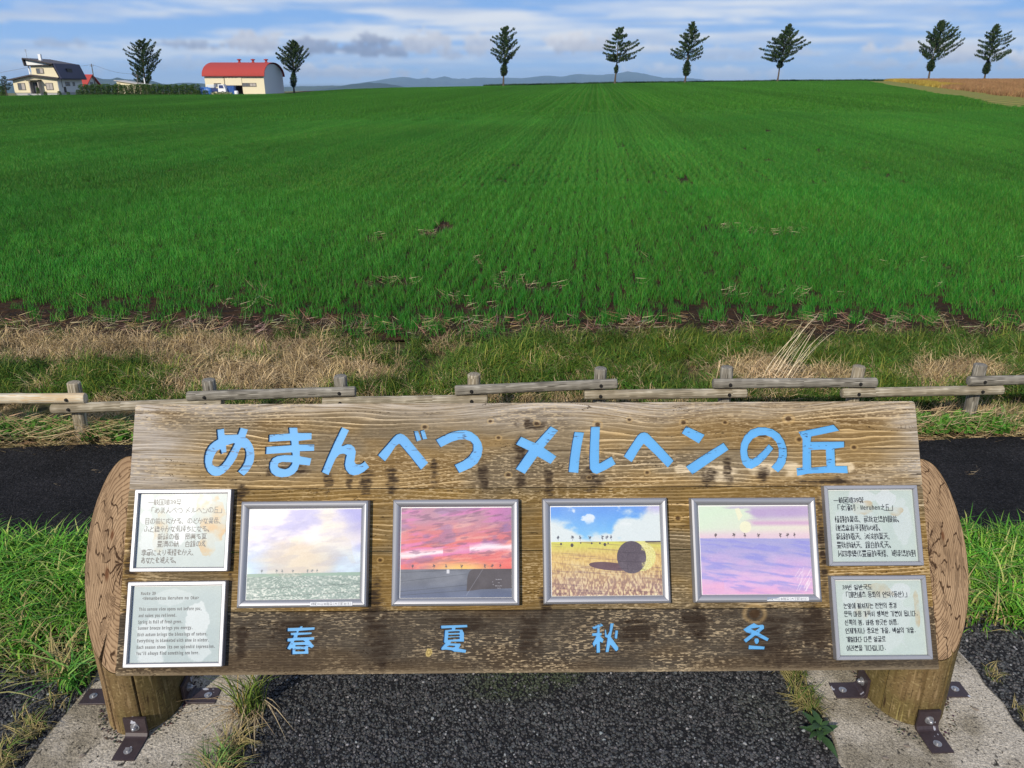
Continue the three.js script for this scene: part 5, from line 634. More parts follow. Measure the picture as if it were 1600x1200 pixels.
    const r = mulberry(5); for (let i = 0; i < 1600; i++) { const a = r() * 6.28, q = Math.sqrt(r()), x = 0.73 * w + Math.cos(a) * q * 0.13 * w, y = 0.575 * h + Math.sin(a) * q * 0.178 * h; ctx.fillStyle = r() < 0.5 ? 'rgba(60,48,62,0.6)' : 'rgba(116,100,108,0.5)'; ctx.fillRect(x, y, 4, 1.6); } for (let i = 0; i < 900; i++) { const a = -1.5 + r() * 3, q = 0.45 + r() * 0.58; ctx.fillStyle = r() < 0.5 ? 'rgba(246,242,180,0.7)' : 'rgba(190,176,96,0.6)'; ctx.fillRect(0.815 * w + Math.cos(a) * q * 0.13 * w, 0.565 * h + Math.sin(a) * q * 0.16 * h, 3, 3); }
    tinyTrees(ctx, [0.065, 0.195, 0.265, 0.355, 0.47, 0.51, 0.55], 0.385, w, h, 1.25, 'rgba(60,64,84,0.9)'); ctx.fillStyle = 'rgb(70,60,64)'; for (const [x, y, s] of [[0.19, 0.435, 9], [0.49, 0.43, 8], [0.09, 0.42, 6], [0.37, 0.415, 5], [0.445, 0.415, 5], [0.27, 0.41, 4], [0.52, 0.415, 4]]) { ctx.beginPath(); ctx.ellipse(x * w, y * h, s, s * 1.2, 0, 0, 6.28); ctx.fill(); } ctx.fillRect(0.86 * w, 0.395 * h, 0.14 * w, 8);
    aged(ctx, w, h, 5);
  }),
  canvasTex(640, 512, (ctx, w, h) => {
    paint(ctx, w, h, (u, v) => {
      const H = 0.365 + 0.01 * u;
      if (v < H) { const n = fbm(u * 3 + 1, v * 12 + 3, 5); let c = mix3([218, 238, 210], [240, 226, 212], sstep(0.05, 0.9, u * 0.5 + v)); c = mix3(c, [232, 204, 216], sstep(0.24, 0.36, v)); c = mix3(c, [186, 160, 206], sstep(0.35, 0.6, u + (n - 0.5)) * sstep(0.14, 0.02, Math.abs(v - 0.06 - (1 - u) * 0.03)) * 0.9); c = mix3(c, [214, 174, 206], sstep(0.3, 0.5, u + (n - 0.5) * 0.6) * sstep(0.05, 0.0, Math.abs(v - 0.195)) * 0.95); return c; }
      const f = (v - H) / (1 - H), n = fbm(u * 4 + f * 3, v * 26 - u * 5, 5), d = fbm(u * 3 - v * 2, v * 6 + u * 3, 4); let c = mix3([168, 168, 218], [184, 166, 222], f); c = mix3(c, [226, 180, 226], sstep(0.15, 0.95, f + (d - 0.5) * 0.9)); c = mix3(c, [150, 150, 224], sstep(0.52, 0.68, n) * 0.7); c = mix3(c, [240, 196, 224], sstep(0.5, 0.3, n) * f * 0.7); c = mix3(c, [240, 170, 204], sstep(0.8, 1, f + (u < 0.2 ? 0.1 : 0)) * 0.6); return c; });
    ctx.fillStyle = 'rgba(246,242,206,0.85)'; ctx.beginPath(); ctx.ellipse(0.42 * w, 0.24 * h, 34, 34, 0, 0, 6.28); ctx.fill(); ctx.beginPath(); ctx.moveTo(0.33 * w, 0.03 * h); ctx.lineTo(0.37 * w, 0.02 * h); ctx.lineTo(0.4 * w, 0.11 * h); ctx.lineTo(0.36 * w, 0.17 * h); ctx.fill();
    tinyTrees(ctx, [0.145, 0.31, 0.41, 0.535, 0.735, 0.8, 0.865], 0.37, w, h, 1.3, 'rgba(70,58,62,0.9)'); ctx.strokeStyle = 'rgba(255,240,246,0.8)'; ctx.lineWidth = 2; const r = mulberry(7); for (let i = 0; i < 22; i++) { const x = (0.84 + r() * 0.14) * w, y = (0.8 + r() * 0.18) * h; ctx.beginPath(); ctx.moveTo(x, y); ctx.lineTo(x + 16 + r() * 20, y - 30 - r() * 30); ctx.stroke(); }
    aged(ctx, w, h, 6);
  }),
];
const GLYPHS=[
 {o:[[-9685,7299,-9435,7341,-9407,7136,-9030,7148,-8963,7362,-8688,7294,-8759,7057,-8649,6973,-8544,6842,-8475,6676,-8449,6488,-8464,6299,-8527,6136,-8625,5984,-8759,5852,-8972,6002,-8866,6126,-8784,6278,-8746,6442,-8748,6583,-8790,6714,-8868,6738,-8927,6632,-8998,6420,-9106,6233,-9238,6058,-9360,5942,-9485,5872,-9625,5857,-9779,5897,-9902,6003,-9973,6144,-10013,6308,-10012,6496,-9975,6661,-9889,6814,-9777,6920,-9641,7002]],h:[[-9694,6471,-9641,6589,-9541,6682,-9497,6517,-9318,6598,-9342,6799,-9115,6874,-9179,6727,-9275,6539,-9370,6352,-9480,6211,-9559,6153,-9653,6154,-9726,6213,-9743,6307]]},
 {o:[[-7454,7354,-7165,7352,-7142,7186,-6705,7183,-6707,6974,-7102,6929,-7098,6822,-6614,6820,-6612,6619,-7054,6609,-7048,6456,-6686,6388,-6732,6167,-7051,6202,-7103,6034,-7204,5917,-7353,5836,-7586,5807,-7799,5851,-7944,5957,-8002,6109,-7993,6273,-7917,6402,-7778,6472,-7568,6501,-7313,6493,-7324,6575,-8133,6521,-8132,6757,-7357,6807,-7374,6942,-8052,6903,-8055,7131,-7430,7173]],h:[[-7719,6178,-7687,6248,-7582,6283,-7305,6269,-7332,6199,-7411,6106,-7526,6059,-7645,6084,-7705,6126]]},
 {o:[[-5802,7362,-5550,7253,-5772,6768,-5632,6826,-5490,6813,-5370,6718,-5319,6588,-5342,6376,-5358,6282,-5309,6199,-5215,6192,-5122,6245,-5058,6315,-4895,6103,-5045,5975,-5207,5882,-5370,5855,-5536,5907,-5646,6037,-5685,6190,-5662,6378,-5635,6495,-5707,6531,-5824,6508,-5938,6379,-6036,6145,-6145,5864,-6383,5971,-6210,6428,-6013,6899]],h:[]},
 {o:[[-4661,6485,-4380,6807,-4195,7032,-4090,7126,-3984,7154,-3852,7113,-3733,7017,-3407,6624,-3077,6233,-3305,6007,-3653,6437,-3990,6829,-4095,6747,-4278,6464,-4421,6272],[-3553,7219,-3411,7230,-3298,6944,-3458,6885],[-3356,7230,-3214,7269,-3116,6974,-3270,6951]],h:[]},
 {o:[[-2865,6953,-2617,7083,-2381,7189,-2144,7240,-1930,7246,-1740,7185,-1549,7041,-1431,6850,-1388,6660,-1431,6424,-1549,6213,-1737,6073,-2125,5906,-2280,6170,-2021,6286,-1832,6426,-1703,6615,-1703,6804,-1786,6900,-1929,6953,-2118,6949,-2355,6879,-2704,6703]],h:[]},
 {o:[[724,7363,972,7218,512,6685,904,6411,719,6176,308,6414,-88,5871,-382,6030,25,6605,-371,6797,-208,7039,229,6836]],h:[]},
 {o:[[1464,7180,1780,7154,1675,6667,1621,6336,1576,5894,1258,5926,1314,6385,1394,6859],[1982,7337,2285,7336,2249,6854,2228,6191,2618,6413,2746,6164,2453,6001,2142,5857,2002,5910,1922,6028,1918,6382,1947,6856]],h:[]},
 {o:[[2984,6404,3213,6730,3437,7050,3535,7133,3656,7156,3774,7120,3889,7000,4232,6629,4555,6260,4357,6037,3988,6441,3631,6787,3494,6609,3244,6213]],h:[]},
 {o:[[4977,7345,5561,7062,5363,6784,4823,7114],[6135,6821,6290,6594,5712,6218,5113,5821,4911,6076,5534,6468]],h:[]},
 {o:[[7549,6772,7700,6622,7464,6350,7212,6115,6967,5987,6803,6023,6691,6142,6642,6331,6630,6544,6666,6782,6787,7020,6989,7210,7233,7293,7472,7291,7708,7230,7915,7085,8045,6870,8113,6631,8111,6417,8049,6181,7943,6016,7787,5871,7570,6047,7742,6218,7829,6395,7839,6633,7779,6823,7644,6967,7457,7040,7265,7029,7069,6935,6927,6757,6869,6567,6884,6401,6927,6318,7009,6301,7132,6376,7358,6564]],h:[]},
 {o:[[9636,7369,9802,7176,9327,7078,8914,6996,8879,6829,9937,6835,9923,6650,9616,6611,9600,6073,9969,6071,9980,5840,9382,5855,8739,5835,8366,5767,8359,6014,8550,6032,8587,6581,8609,6914,8493,7142,9100,7259]],h:[[8873,6567,9315,6577,9302,6068,8847,6023]]},
 {o:[[-6864,1378,-6768,1372,-6779,1331,-6411,1343,-6415,1269,-6883,1234,-6893,1191,-6493,1196,-6497,1142,-6908,1113,-6923,1050,-6416,1061,-6408,983,-6563,972,-6408,804,-6488,731,-6585,777,-6566,576,-6834,573,-7083,563,-7084,741,-7148,696,-7245,731,-7145,931,-7247,932,-7245,1024,-7078,1034,-7057,1114,-7153,1115,-7156,1184,-6989,1194,-6978,1229,-7253,1225,-7251,1324,-6898,1332]],h:[[-7003,958,-6765,962,-6710,922,-7014,913],[-6963,826,-6706,830,-6705,795,-6961,797],[-6958,706,-6714,709,-6712,652,-6956,654]]},
 {o:[[-2663,1364,-1852,1381,-1846,1305,-2200,1291,-2212,1250,-1996,1243,-1947,1144,-1944,890,-2330,893,-2353,853,-2054,845,-2042,799,-2101,707,-1880,660,-1898,568,-2089,592,-2256,605,-2328,646,-2484,664,-2639,654,-2651,712,-2521,860,-2569,872,-2542,1229,-2344,1245,-2332,1286,-2656,1271]],h:[[-2415,1182,-2104,1197,-2103,1151,-2415,1148],[-2415,1090,-2103,1099,-2103,1053,-2415,1049],[-2426,1009,-2103,1024,-2103,972,-2426,951],[-2454,756,-2389,784,-2227,771,-2269,732]]},
 {o:[[2169,1396,2240,1320,2130,1275,2126,1118,2186,1118,2184,1043,2136,1026,2242,921,2197,812,2126,858,2124,547,1998,537,2004,790,1930,687,1884,814,2004,1027,1877,1028,1879,1109,2030,1119,2033,1246,1936,1207,1883,1288],[2261,1204,2315,1215,2335,1053,2404,1168,2435,1400,2561,1388,2501,1167,2460,994,2674,693,2672,624,2592,567,2430,764,2376,557,2268,558,2339,972,2261,996],[2580,1190,2682,1183,2645,935,2549,959]],h:[]},
 {o:[[6773,1373,6890,1308,7036,1324,7092,1283,7090,1202,6931,1075,7217,911,7164,830,6812,1007,6510,789,6431,888,6682,1060,6528,1102,6435,1184,6598,1287],[6750,868,6771,920,6832,931,6897,913,6918,844,6883,775,6828,752,6775,781],[6580,731,7077,687,7060,600,6561,610]],h:[[6684,1199,6940,1238,6796,1146]]},
];
// ---------------------------------------------------------------- the sign: board, posts, frames
const BW = 2.447, BL = 0.809, TILT = -0.5291;
const KNOTS = [[-0.32, 0.735, 0.007], [-0.115, 0.752, 0.006], [0.03, 0.745, 0.007], [0.205, 0.66, 0.013], [0.22, 0.74, 0.009], [0.49, 0.745, 0.008], [0.735, 0.71, 0.018], [0.62, 0.745, 0.006], [-0.09, 0.7, 0.006], [0.85, 0.69, 0.008], [0.82, 0.755, 0.011], [0.37, 0.59, 0.006], [-0.06, 0.585, 0.007], [-0.73, 0.72, 0.004], [0.19, 0.575, 0.005], [1.02, 0.665, 0.007], [0.68, 0.165, 0.02], [-0.95, 0.66, 0.006], [0.32, 0.755, 0.006], [-0.45, 0.33, 0.006], [0.46, 0.45, 0.008]];
const STAINS = [[-0.615, 0.585, 0.016, 0.05], [-0.55, 0.575, 0.012, 0.03], [-0.5, 0.575, 0.022, 0.05], [-0.42, 0.57, 0.02, 0.05], [-0.29, 0.6, 0.012, 0.05], [-0.14, 0.58, 0.02, 0.05], [-0.02, 0.66, 0.022, 0.06], [-0.02, 0.58, 0.016, 0.05], [0.065, 0.565, 0.016, 0.05], [0.2, 0.575, 0.03, 0.04], [0.62, 0.6, 0.014, 0.05], [0.73, 0.575, 0.02, 0.035], [0.02, 0.74, 0.05, 0.016], [-0.74, 0.6, 0.06, 0.02], [-0.88, 0.53, 0.02, 0.03], [0.93, 0.56, 0.1, 0.012], [0.56, 0.57, 0.03, 0.03], [-0.47, 0.2, 0.03, 0.08], [-0.44, 0.09, 0.05, 0.09], [0.0, 0.1, 0.04, 0.07], [0.05, 0.2, 0.02, 0.06], [0.32, 0.12, 0.06, 0.05], [0.72, 0.09, 0.08, 0.09], [0.86, 0.12, 0.05, 0.1], [-0.7, 0.12, 0.07, 0.05], [-0.2, 0.14, 0.09, 0.03], [0.5, 0.14, 0.05, 0.06], [-0.86, 0.1, 0.02, 0.06], [-0.9, 0.4, 0.008, 0.14], [0.9, 0.36, 0.012, 0.16], [-1.2, 0.3, 0.02, 0.16]];
const TW = 2048, TH = 677;
const field = new Float32Array(TW * TH * 2);
function boardPixel(x, y) {
  const u = (x / TW - 0.5) * BW, v = (1 - y / TH) * BL;
  const seam = v < 0.18 ? 0 : v < 0.355 ? 1 : v < 0.545 ? 2 : v < 0.66 ? 3 : 4;
  let wy = v * 1 + (fbm(u * 1.3 + seam * 13, v * 5 + seam * 7, 3) - 0.5) * (seam === 4 ? 0.12 : seam === 3 ? 0.085 : 0.06), kn = 0, ring = 0;
  for (const [kx, ky, kr] of KNOTS) { const dx = (u - kx) / 4.2, dy = v - ky, q = Math.hypot(dx, dy); if (q > kr * 5) continue; wy += dy / (q + 1e-4) * kr * 0.9 * Math.exp(-q * q / (kr * kr * 3)); const rr = Math.hypot((u - kx) / 1.25, dy); kn = Math.max(kn, sstep(kr * 0.85, kr * 0.45, rr)); ring = Math.max(ring, sstep(kr * 0.5, 0, Math.abs(rr - kr * 1.25))); }
  const fr = seam < 2 ? 130 : 74, ph = wy * fr + seam * 3.7 + 1.5 * fbm(u * 2.2 + seam, v * 26 + 5, 3) + 0.35 * fbm(u * 14, v * 60, 2), rg = ph - Math.floor(ph), rid = Math.floor(ph), late = sstep(0.52, 0.93, rg) * sstep(1, 0.965, rg) * (0.45 + 0.75 * hash2(rid, seam));
  const fib = clamp(0.5 + (fbm(u * 10 + seam * 5, wy * 420, 2) - 0.5) * 1.35), fine = fbm(u * 90, v * 480, 2), patch = fbm(u * 2.3 + 4, v * 7 + 9, 4), patch2 = fbm(u * 4.1 + 41, v * 13 + 2, 4);
  let wood = mix3([108, 84, 48], [140, 112, 68], patch); wood = mix3(wood, [92, 68, 36], sstep(0.48, 0.7, patch2) * 0.75);
  if (seam === 3) wood = mix3(wood, [130, 106, 66], 0.4); if (seam === 1 || seam === 2) wood = mix3([98, 76, 36], [130, 100, 50], patch);
  if (seam === 0) wood = mix3([56, 45, 34], [80, 66, 48], patch);
  let c = mix3(wood, seam === 0 ? [136, 120, 94] : [206, 174, 120], late * (seam === 0 ? 0.45 : 0.4 + 0.6 * sstep(0.4, 0.6, fbm(u * 3.3 + 60, v * 9 + 3, 3))) * sstep(0.2, 0.6, fib + 0.18)); c = mix3(c, mix3(wood, [40, 26, 12], 0.55), sstep(0.18, 0.0, rg) * 0.5 * (0.4 + hash2(rid + 9, seam)));
  { const gy = (c[0] + c[1] + c[2]) / 3, k = 0.12 + 0.4 * sstep(0.42, 0.66, fbm(u * 2.9 + 77, v * 8 + 31, 4)); c = mix3(c, [gy * 1.0, gy * 0.97, gy * 0.92], k); }
  // pale, weathered grey: along the top edge, the left corner, in flecks
  const wtop = sstep(0.715, 0.805, v + (patch - 0.5) * 0.09), wleft = sstep(-0.98, -1.2, u + (patch2 - 0.5) * 0.3) * sstep(0.5, 0.6, v), wr = sstep(1.02, 1.2, u + (patch - 0.5) * 0.5) * sstep(0.5, 0.6, v) * 0.7; const grey = clamp(Math.max(wtop * 0.8, wleft, wr) * (0.6 + 0.8 * fib));
  c = mix3(c, mix3([120, 112, 104], [186, 176, 162], fib), clamp(grey));
  const fl = sstep(0.58, 0.68, fine) * (seam === 0 ? 0.5 : seam < 3 ? 0.42 : 0.42) * (0.35 + 0.9 * sstep(0.4, 0.65, patch2)); c = mix3(c, [206, 184, 146], fl);
  // whitish bleached blotches by the right letters
  let bl = 0; for (const [bx, by, br] of [[0.6, 0.585, 0.06], [0.73, 0.6, 0.05], [0.48, 0.6, 0.03], [0.83, 0.6, 0.05], [0.98, 0.6, 0.05]]) bl = Math.max(bl, sstep(1, 0.5, Math.hypot((u - bx) / br, (v - by) / (br * 0.6)) + (fbm(u * 30, v * 40, 3) - 0.5) * 1.2)); c = mix3(c, [214, 196, 164], bl * 0.7 * sstep(0.3, 0.6, fib + 0.15));
  // black mould runs with ragged grain-wise edges
  let st = 0; for (const [sx, sy, rx, ry] of STAINS) { const q = Math.hypot((u - sx) / rx, (v - sy) / ry); if (q > 2) continue; st = Math.max(st, sstep(1.25, 0.35, q + (fbm(u * 55 + 3, v * 75, 3) - 0.5) * 1.4)); }
  st = Math.max(st, (seam === 0 ? 0.34 : seam < 3 ? 0.16 : 0) * sstep(0.45, 0.7, fbm(u * 7 + 2, v * 16, 4))); c = mix3(c, [40, 31, 24], st * sstep(0.25, 0.7, fib * 0.6 + fine * 0.5) * 0.9);
  c = mix3(c, [58, 40, 24], kn * 0.75); c = mix3(c, [196, 162, 106], ring * 0.4 * (1 - kn));
  { const pk = Math.hypot((u + 0.3) / 0.85, (v - 0.06)) + (fbm(u * 60, v * 60, 2) - 0.5) * 0.012; c = mix3(c, [176, 156, 100], sstep(0.0125, 0.0095, pk)); c = mix3(c, [120, 100, 58], sstep(0.003, 0.001, Math.abs(pk - 0.006)) * 0.6); }
  if (v < 0.02) c = mix3(c, [156, 140, 112], sstep(0.014, 0.003, v + (fine - 0.5) * 0.02) * 0.45);
  // hairline checks along the grain
  const ck = fbm(u * 3.1 + seam * 11, wy * 70, 3), check = sstep(0.006, 0.0, Math.abs(ck - 0.5)) * sstep(0.5, 0.62, fbm(u * 2 + 8, v * 21, 2)); c = mix3(c, [30, 20, 12], check * 0.85);
  if (Math.abs(v - 0.66) < 0.0009) c = mix3(c, [46, 34, 22], 0.75 * sstep(0.4, 0.6, fbm(u * 5, 3, 3)));
  field[(y * TW + x) * 2] = 0.5 + late * 0.3 + (fib - 0.5) * 0.4 - check * 0.7 - kn * 0.25;
  return c;
}
const boardTex = pixTex(TW, TH, boardPixel, { clampEdges: true });
const boardBump = pixTex(TW, TH, (x, y) => { const s = clamp(field[(y * TW + x) * 2]) * 255; return [s, s, s]; }, { linear: true, clampEdges: true });
for (const t of [boardTex, boardBump]) { t.repeat.set(1 / BW, 1 / BL); t.offset.set(0.5, 0); }
const boardMat = RM({ map: boardTex, bumpMap: boardBump, bumpScale: 0.0035, roughness: 0.85 });
const crackTex = pixTex(1024, 512, (x, y) => { const u = x / 1024 * 2.447, v = y / 512 * 0.809, k = fbm(u * 9, v * 160, 3), m = fbm(u * 12 + 5, v * 40 + 3, 3), n = fbm(u * 6, v * 12, 3); let c = mix3([74, 142, 196], [90, 160, 212], n); const cr = sstep(0.016, 0.003, Math.abs(k - 0.5)) * sstep(0.52, 0.62, m); c = mix3(c, [36, 52, 78], cr); return mix3(c, [112, 92, 100], sstep(0.79, 0.81, m) * 0.7); });
crackTex.repeat.set(1 / BW, 1 / BL); crackTex.offset.set(0.5, 0);
const letterMat = RM({ map: crackTex, roughness: 0.55 });
const uvXY = (g) => { const p = g.attributes.position, uv = []; for (let i = 0; i < p.count; i++) uv.push(p.getX(i), p.getY(i)); g.setAttribute('uv', new THREE.Float32BufferAttribute(uv, 2)); return g; };
const sign = thing('information_sign', [0.0515, 0.002, -1.8598], 0.0114, 'wooden information sign with blue carved lettering on two log posts', 'sign');
function onBoard(o) { o.position.set(0, 0.268, 0); o.rotation.x = TILT; return o; }
{
  const loop = (a) => { const o = []; for (let i = 0; i < a.length; i += 2) o.push(new THREE.Vector2(a[i] / 10000, a[i + 1] / 10000)); return o; };
  const seams = [0, 0.18, 0.355, 0.545, BL];
  for (let k = 0; k < 4; k++) {
    const y0 = seams[k] + (k ? 0.0012 : 0), y1 = seams[k + 1] - (k < 3 ? 0.0012 : 0), e = (q) => (fbm(q * 3 + k, 3.3, 2) - 0.5) * 0.004, x0 = -BW / 2 + e(1), x1 = BW / 2 + e(2), r = k === 3 ? 0.012 : 0.004;
    const s = new THREE.Shape(); s.moveTo(x0 + 0.003, y0); s.lineTo(x1 - 0.003, y0); s.lineTo(x1, y0 + 0.003); s.lineTo(x1, y1 - r); s.quadraticCurveTo(x1, y1, x1 - r, y1); s.lineTo(x0 + 0.004, y1); s.lineTo(x0, y1 - 0.004); s.lineTo(x0, y0 + 0.003); s.closePath();
    const gl = k === 3 ? GLYPHS.slice(0, 11) : k === 0 ? GLYPHS.slice(11) : [], pieces = [], back = new THREE.ExtrudeGeometry(s, { depth: 0.034, bevelEnabled: false }); back.translate(0, 0, -0.0425);
    const f = s.clone(); for (const g of gl) for (const o of g.o) f.holes.push(new THREE.Path(loop(o)));
    const front = new THREE.ExtrudeGeometry(f, { depth: 0.0084, bevelEnabled: false, curveSegments: 6 }); front.translate(0, 0, -0.0084); pieces.push(back, front);
    for (const g of gl) for (const h of g.h) { const i = new THREE.ExtrudeGeometry(new THREE.Shape(loop(h)), { depth: 0.0084, bevelEnabled: false }); i.translate(0, 0, -0.0084); pieces.push(i); }
    const g = mergeGeometries(pieces.map((p) => uvXY(p))); onBoard(part(sign, 'plank', g, boardMat));
  }
  GLYPHS.forEach((g, n) => {
    const sh = g.o.map((o) => { const s = new THREE.Shape(loop(o)); return s; }); for (const h of g.h) sh[0].holes.push(new THREE.Path(loop(h)));
    const e = new THREE.ExtrudeGeometry(sh, { depth: 0.0012, bevelEnabled: false }); e.translate(0, 0, -0.0082); onBoard(part(sign, n < 11 ? 'title_letter' : 'season_letter', uvXY(e), letterMat));
  });
}
// frames: four mitred rails, the print, its clear film, here and there a caption strip
const alu = RM({ color: new THREE.Color().setRGB(0.36, 0.36, 0.375), metalness: 0.7, roughness: 0.52 });
function railGeo(len, w, t, round) {   // along x, outer edge at y = 0, inner at y = -w, mitred at 45 degrees
  const prof = round ? [[0, 0], [0, t - 0.009], [w * 0.12, t - 0.003], [w * 0.35, t], [w * 0.65, t - 0.001], [w * 0.9, t - 0.006], [w, t - 0.009], [w, 0]] : [[0, 0], [0, t - 0.002], [w * 0.15, t], [w * 0.8, t], [w, t - 0.003], [w, 0]];
  const pos = [], idx = [], n = prof.length, g0 = 0.0004; for (const e of [-1, 1]) for (const [a, z] of prof) pos.push(e * (len / 2 - a - g0), -a, z);
  for (let i = 0; i < n - 1; i++) idx.push(i, n + i, n + i + 1, i, n + i + 1, i + 1); for (let i = 1; i < n - 1; i++) { idx.push(0, i, i + 1); idx.push(n, n + i + 1, n + i); }
  const g = new THREE.BufferGeometry(); g.setAttribute('position', new THREE.Float32BufferAttribute(pos, 3)); g.setIndex(idx); return toCreasedNormals(g.toNonIndexed(), 0.6);
}
function frame(name, label, u, v, w, h, bw, t, tex, rot, caption) {
  const g = new THREE.Group(); g.name = name; g.userData.label = label; sign.add(g); const m = new THREE.Matrix4().makeRotationX(TILT), p = new THREE.Vector3(u, v, 0.0004).applyMatrix4(m); g.position.set(p.x, p.y + 0.268, p.z); g.rotation.set(TILT, 0, rot || 0, 'XYZ');
  for (const [len, x, y, a] of [[w, 0, h / 2, 0], [w, 0, -h / 2, Math.PI], [h, -w / 2, 0, Math.PI / 2], [h, w / 2, 0, -Math.PI / 2]]) { const q = part(g, 'frame_rail', railGeo(len, bw, t, bw > 0.018), alu); q.position.set(x, y, 0); q.rotation.z = a; }
  part(g, 'backing', box(w - 0.006, h - 0.006, 0.004, 0, 0, t - 0.0138), white);
  const pw = w - 2 * bw + 0.002, ph = h - 2 * bw + 0.002, pg = new THREE.PlaneGeometry(pw * 0.985, ph * 0.98); pg.translate(0.001, -0.001, t - 0.0108);
  part(g, 'print', pg, new THREE.MeshPhysicalMaterial({ map: tex, color: new THREE.Color().setScalar(0.66), roughness: 0.6, clearcoat: 0.3, clearcoatRoughness: 0.3 }));
  if (caption) { const cg = new THREE.BoxGeometry(0.125, 0.011, 0.0008); cg.translate(w * 0.5 - 0.085 - 0.02, -h / 2 + 0.011, t + 0.0006); part(g, 'caption_strip', cg, RM({ map: caption, roughness: 0.7, color: new THREE.Color().setScalar(0.7) })); }
}
{
  const cap = canvasTex(512, 48, (ctx, w, h) => { ctx.fillStyle = 'rgb(236,238,240)'; ctx.fillRect(0, 0, w, h); drawText(ctx, '撮影=山本勝栄(大空町在住)', 12, w - 12, h / 2, 32, 2.6, 'rgba(50,54,60,0.9)'); });
  const cap2 = canvasTex(512, 48, (ctx, w, h) => { ctx.fillStyle = 'rgb(236,238,240)'; ctx.fillRect(0, 0, w, h); drawText(ctx, '撮影=山本勝栄(大空町在住)', 12, w - 12, h / 2, 32, 2.6, 'rgba(50,54,60,0.9)'); ctx.fillStyle = 'rgb(150,158,180)'; ctx.beginPath(); ctx.moveTo(0, 0); ctx.lineTo(170, 0); ctx.lineTo(120, 16); ctx.lineTo(40, 20); ctx.lineTo(0, 40); ctx.fill(); });
  frame('text_frame', 'Japanese text panel with brown water stains', -1.047, 0.423, 0.292, 0.244, 0.0125, 0.026, TXT[0], 0.001);
  frame('text_frame', 'English text panel with peeling film', -1.048, 0.15, 0.291, 0.245, 0.0125, 0.026, TXT[1], 0.006);
  frame('text_frame', 'Chinese text panel', 1.051, 0.425, 0.287, 0.241, 0.0125, 0.026, TXT[2], 0);
  frame('text_frame', 'Korean text panel', 1.053, 0.154, 0.287, 0.243, 0.0125, 0.026, TXT[3], 0.001);
  frame('picture_frame', 'spring print of pale sky over a flowering field', -0.676, 0.351, 0.387, 0.314, 0.023, 0.03, PIC[0], 0.004, cap);
  frame('picture_frame', 'summer print of a red sunset', -0.219, 0.353, 0.383, 0.315, 0.023, 0.03, PIC[1], 0);
  frame('picture_frame', 'autumn print of a hay bale on stubble', 0.234, 0.355, 0.381, 0.313, 0.023, 0.03, PIC[2], 0.003);
  frame('picture_frame', 'winter print of a violet snow field', 0.687, 0.355, 0.383, 0.311, 0.023, 0.03, PIC[3], -0.001, cap2);
}
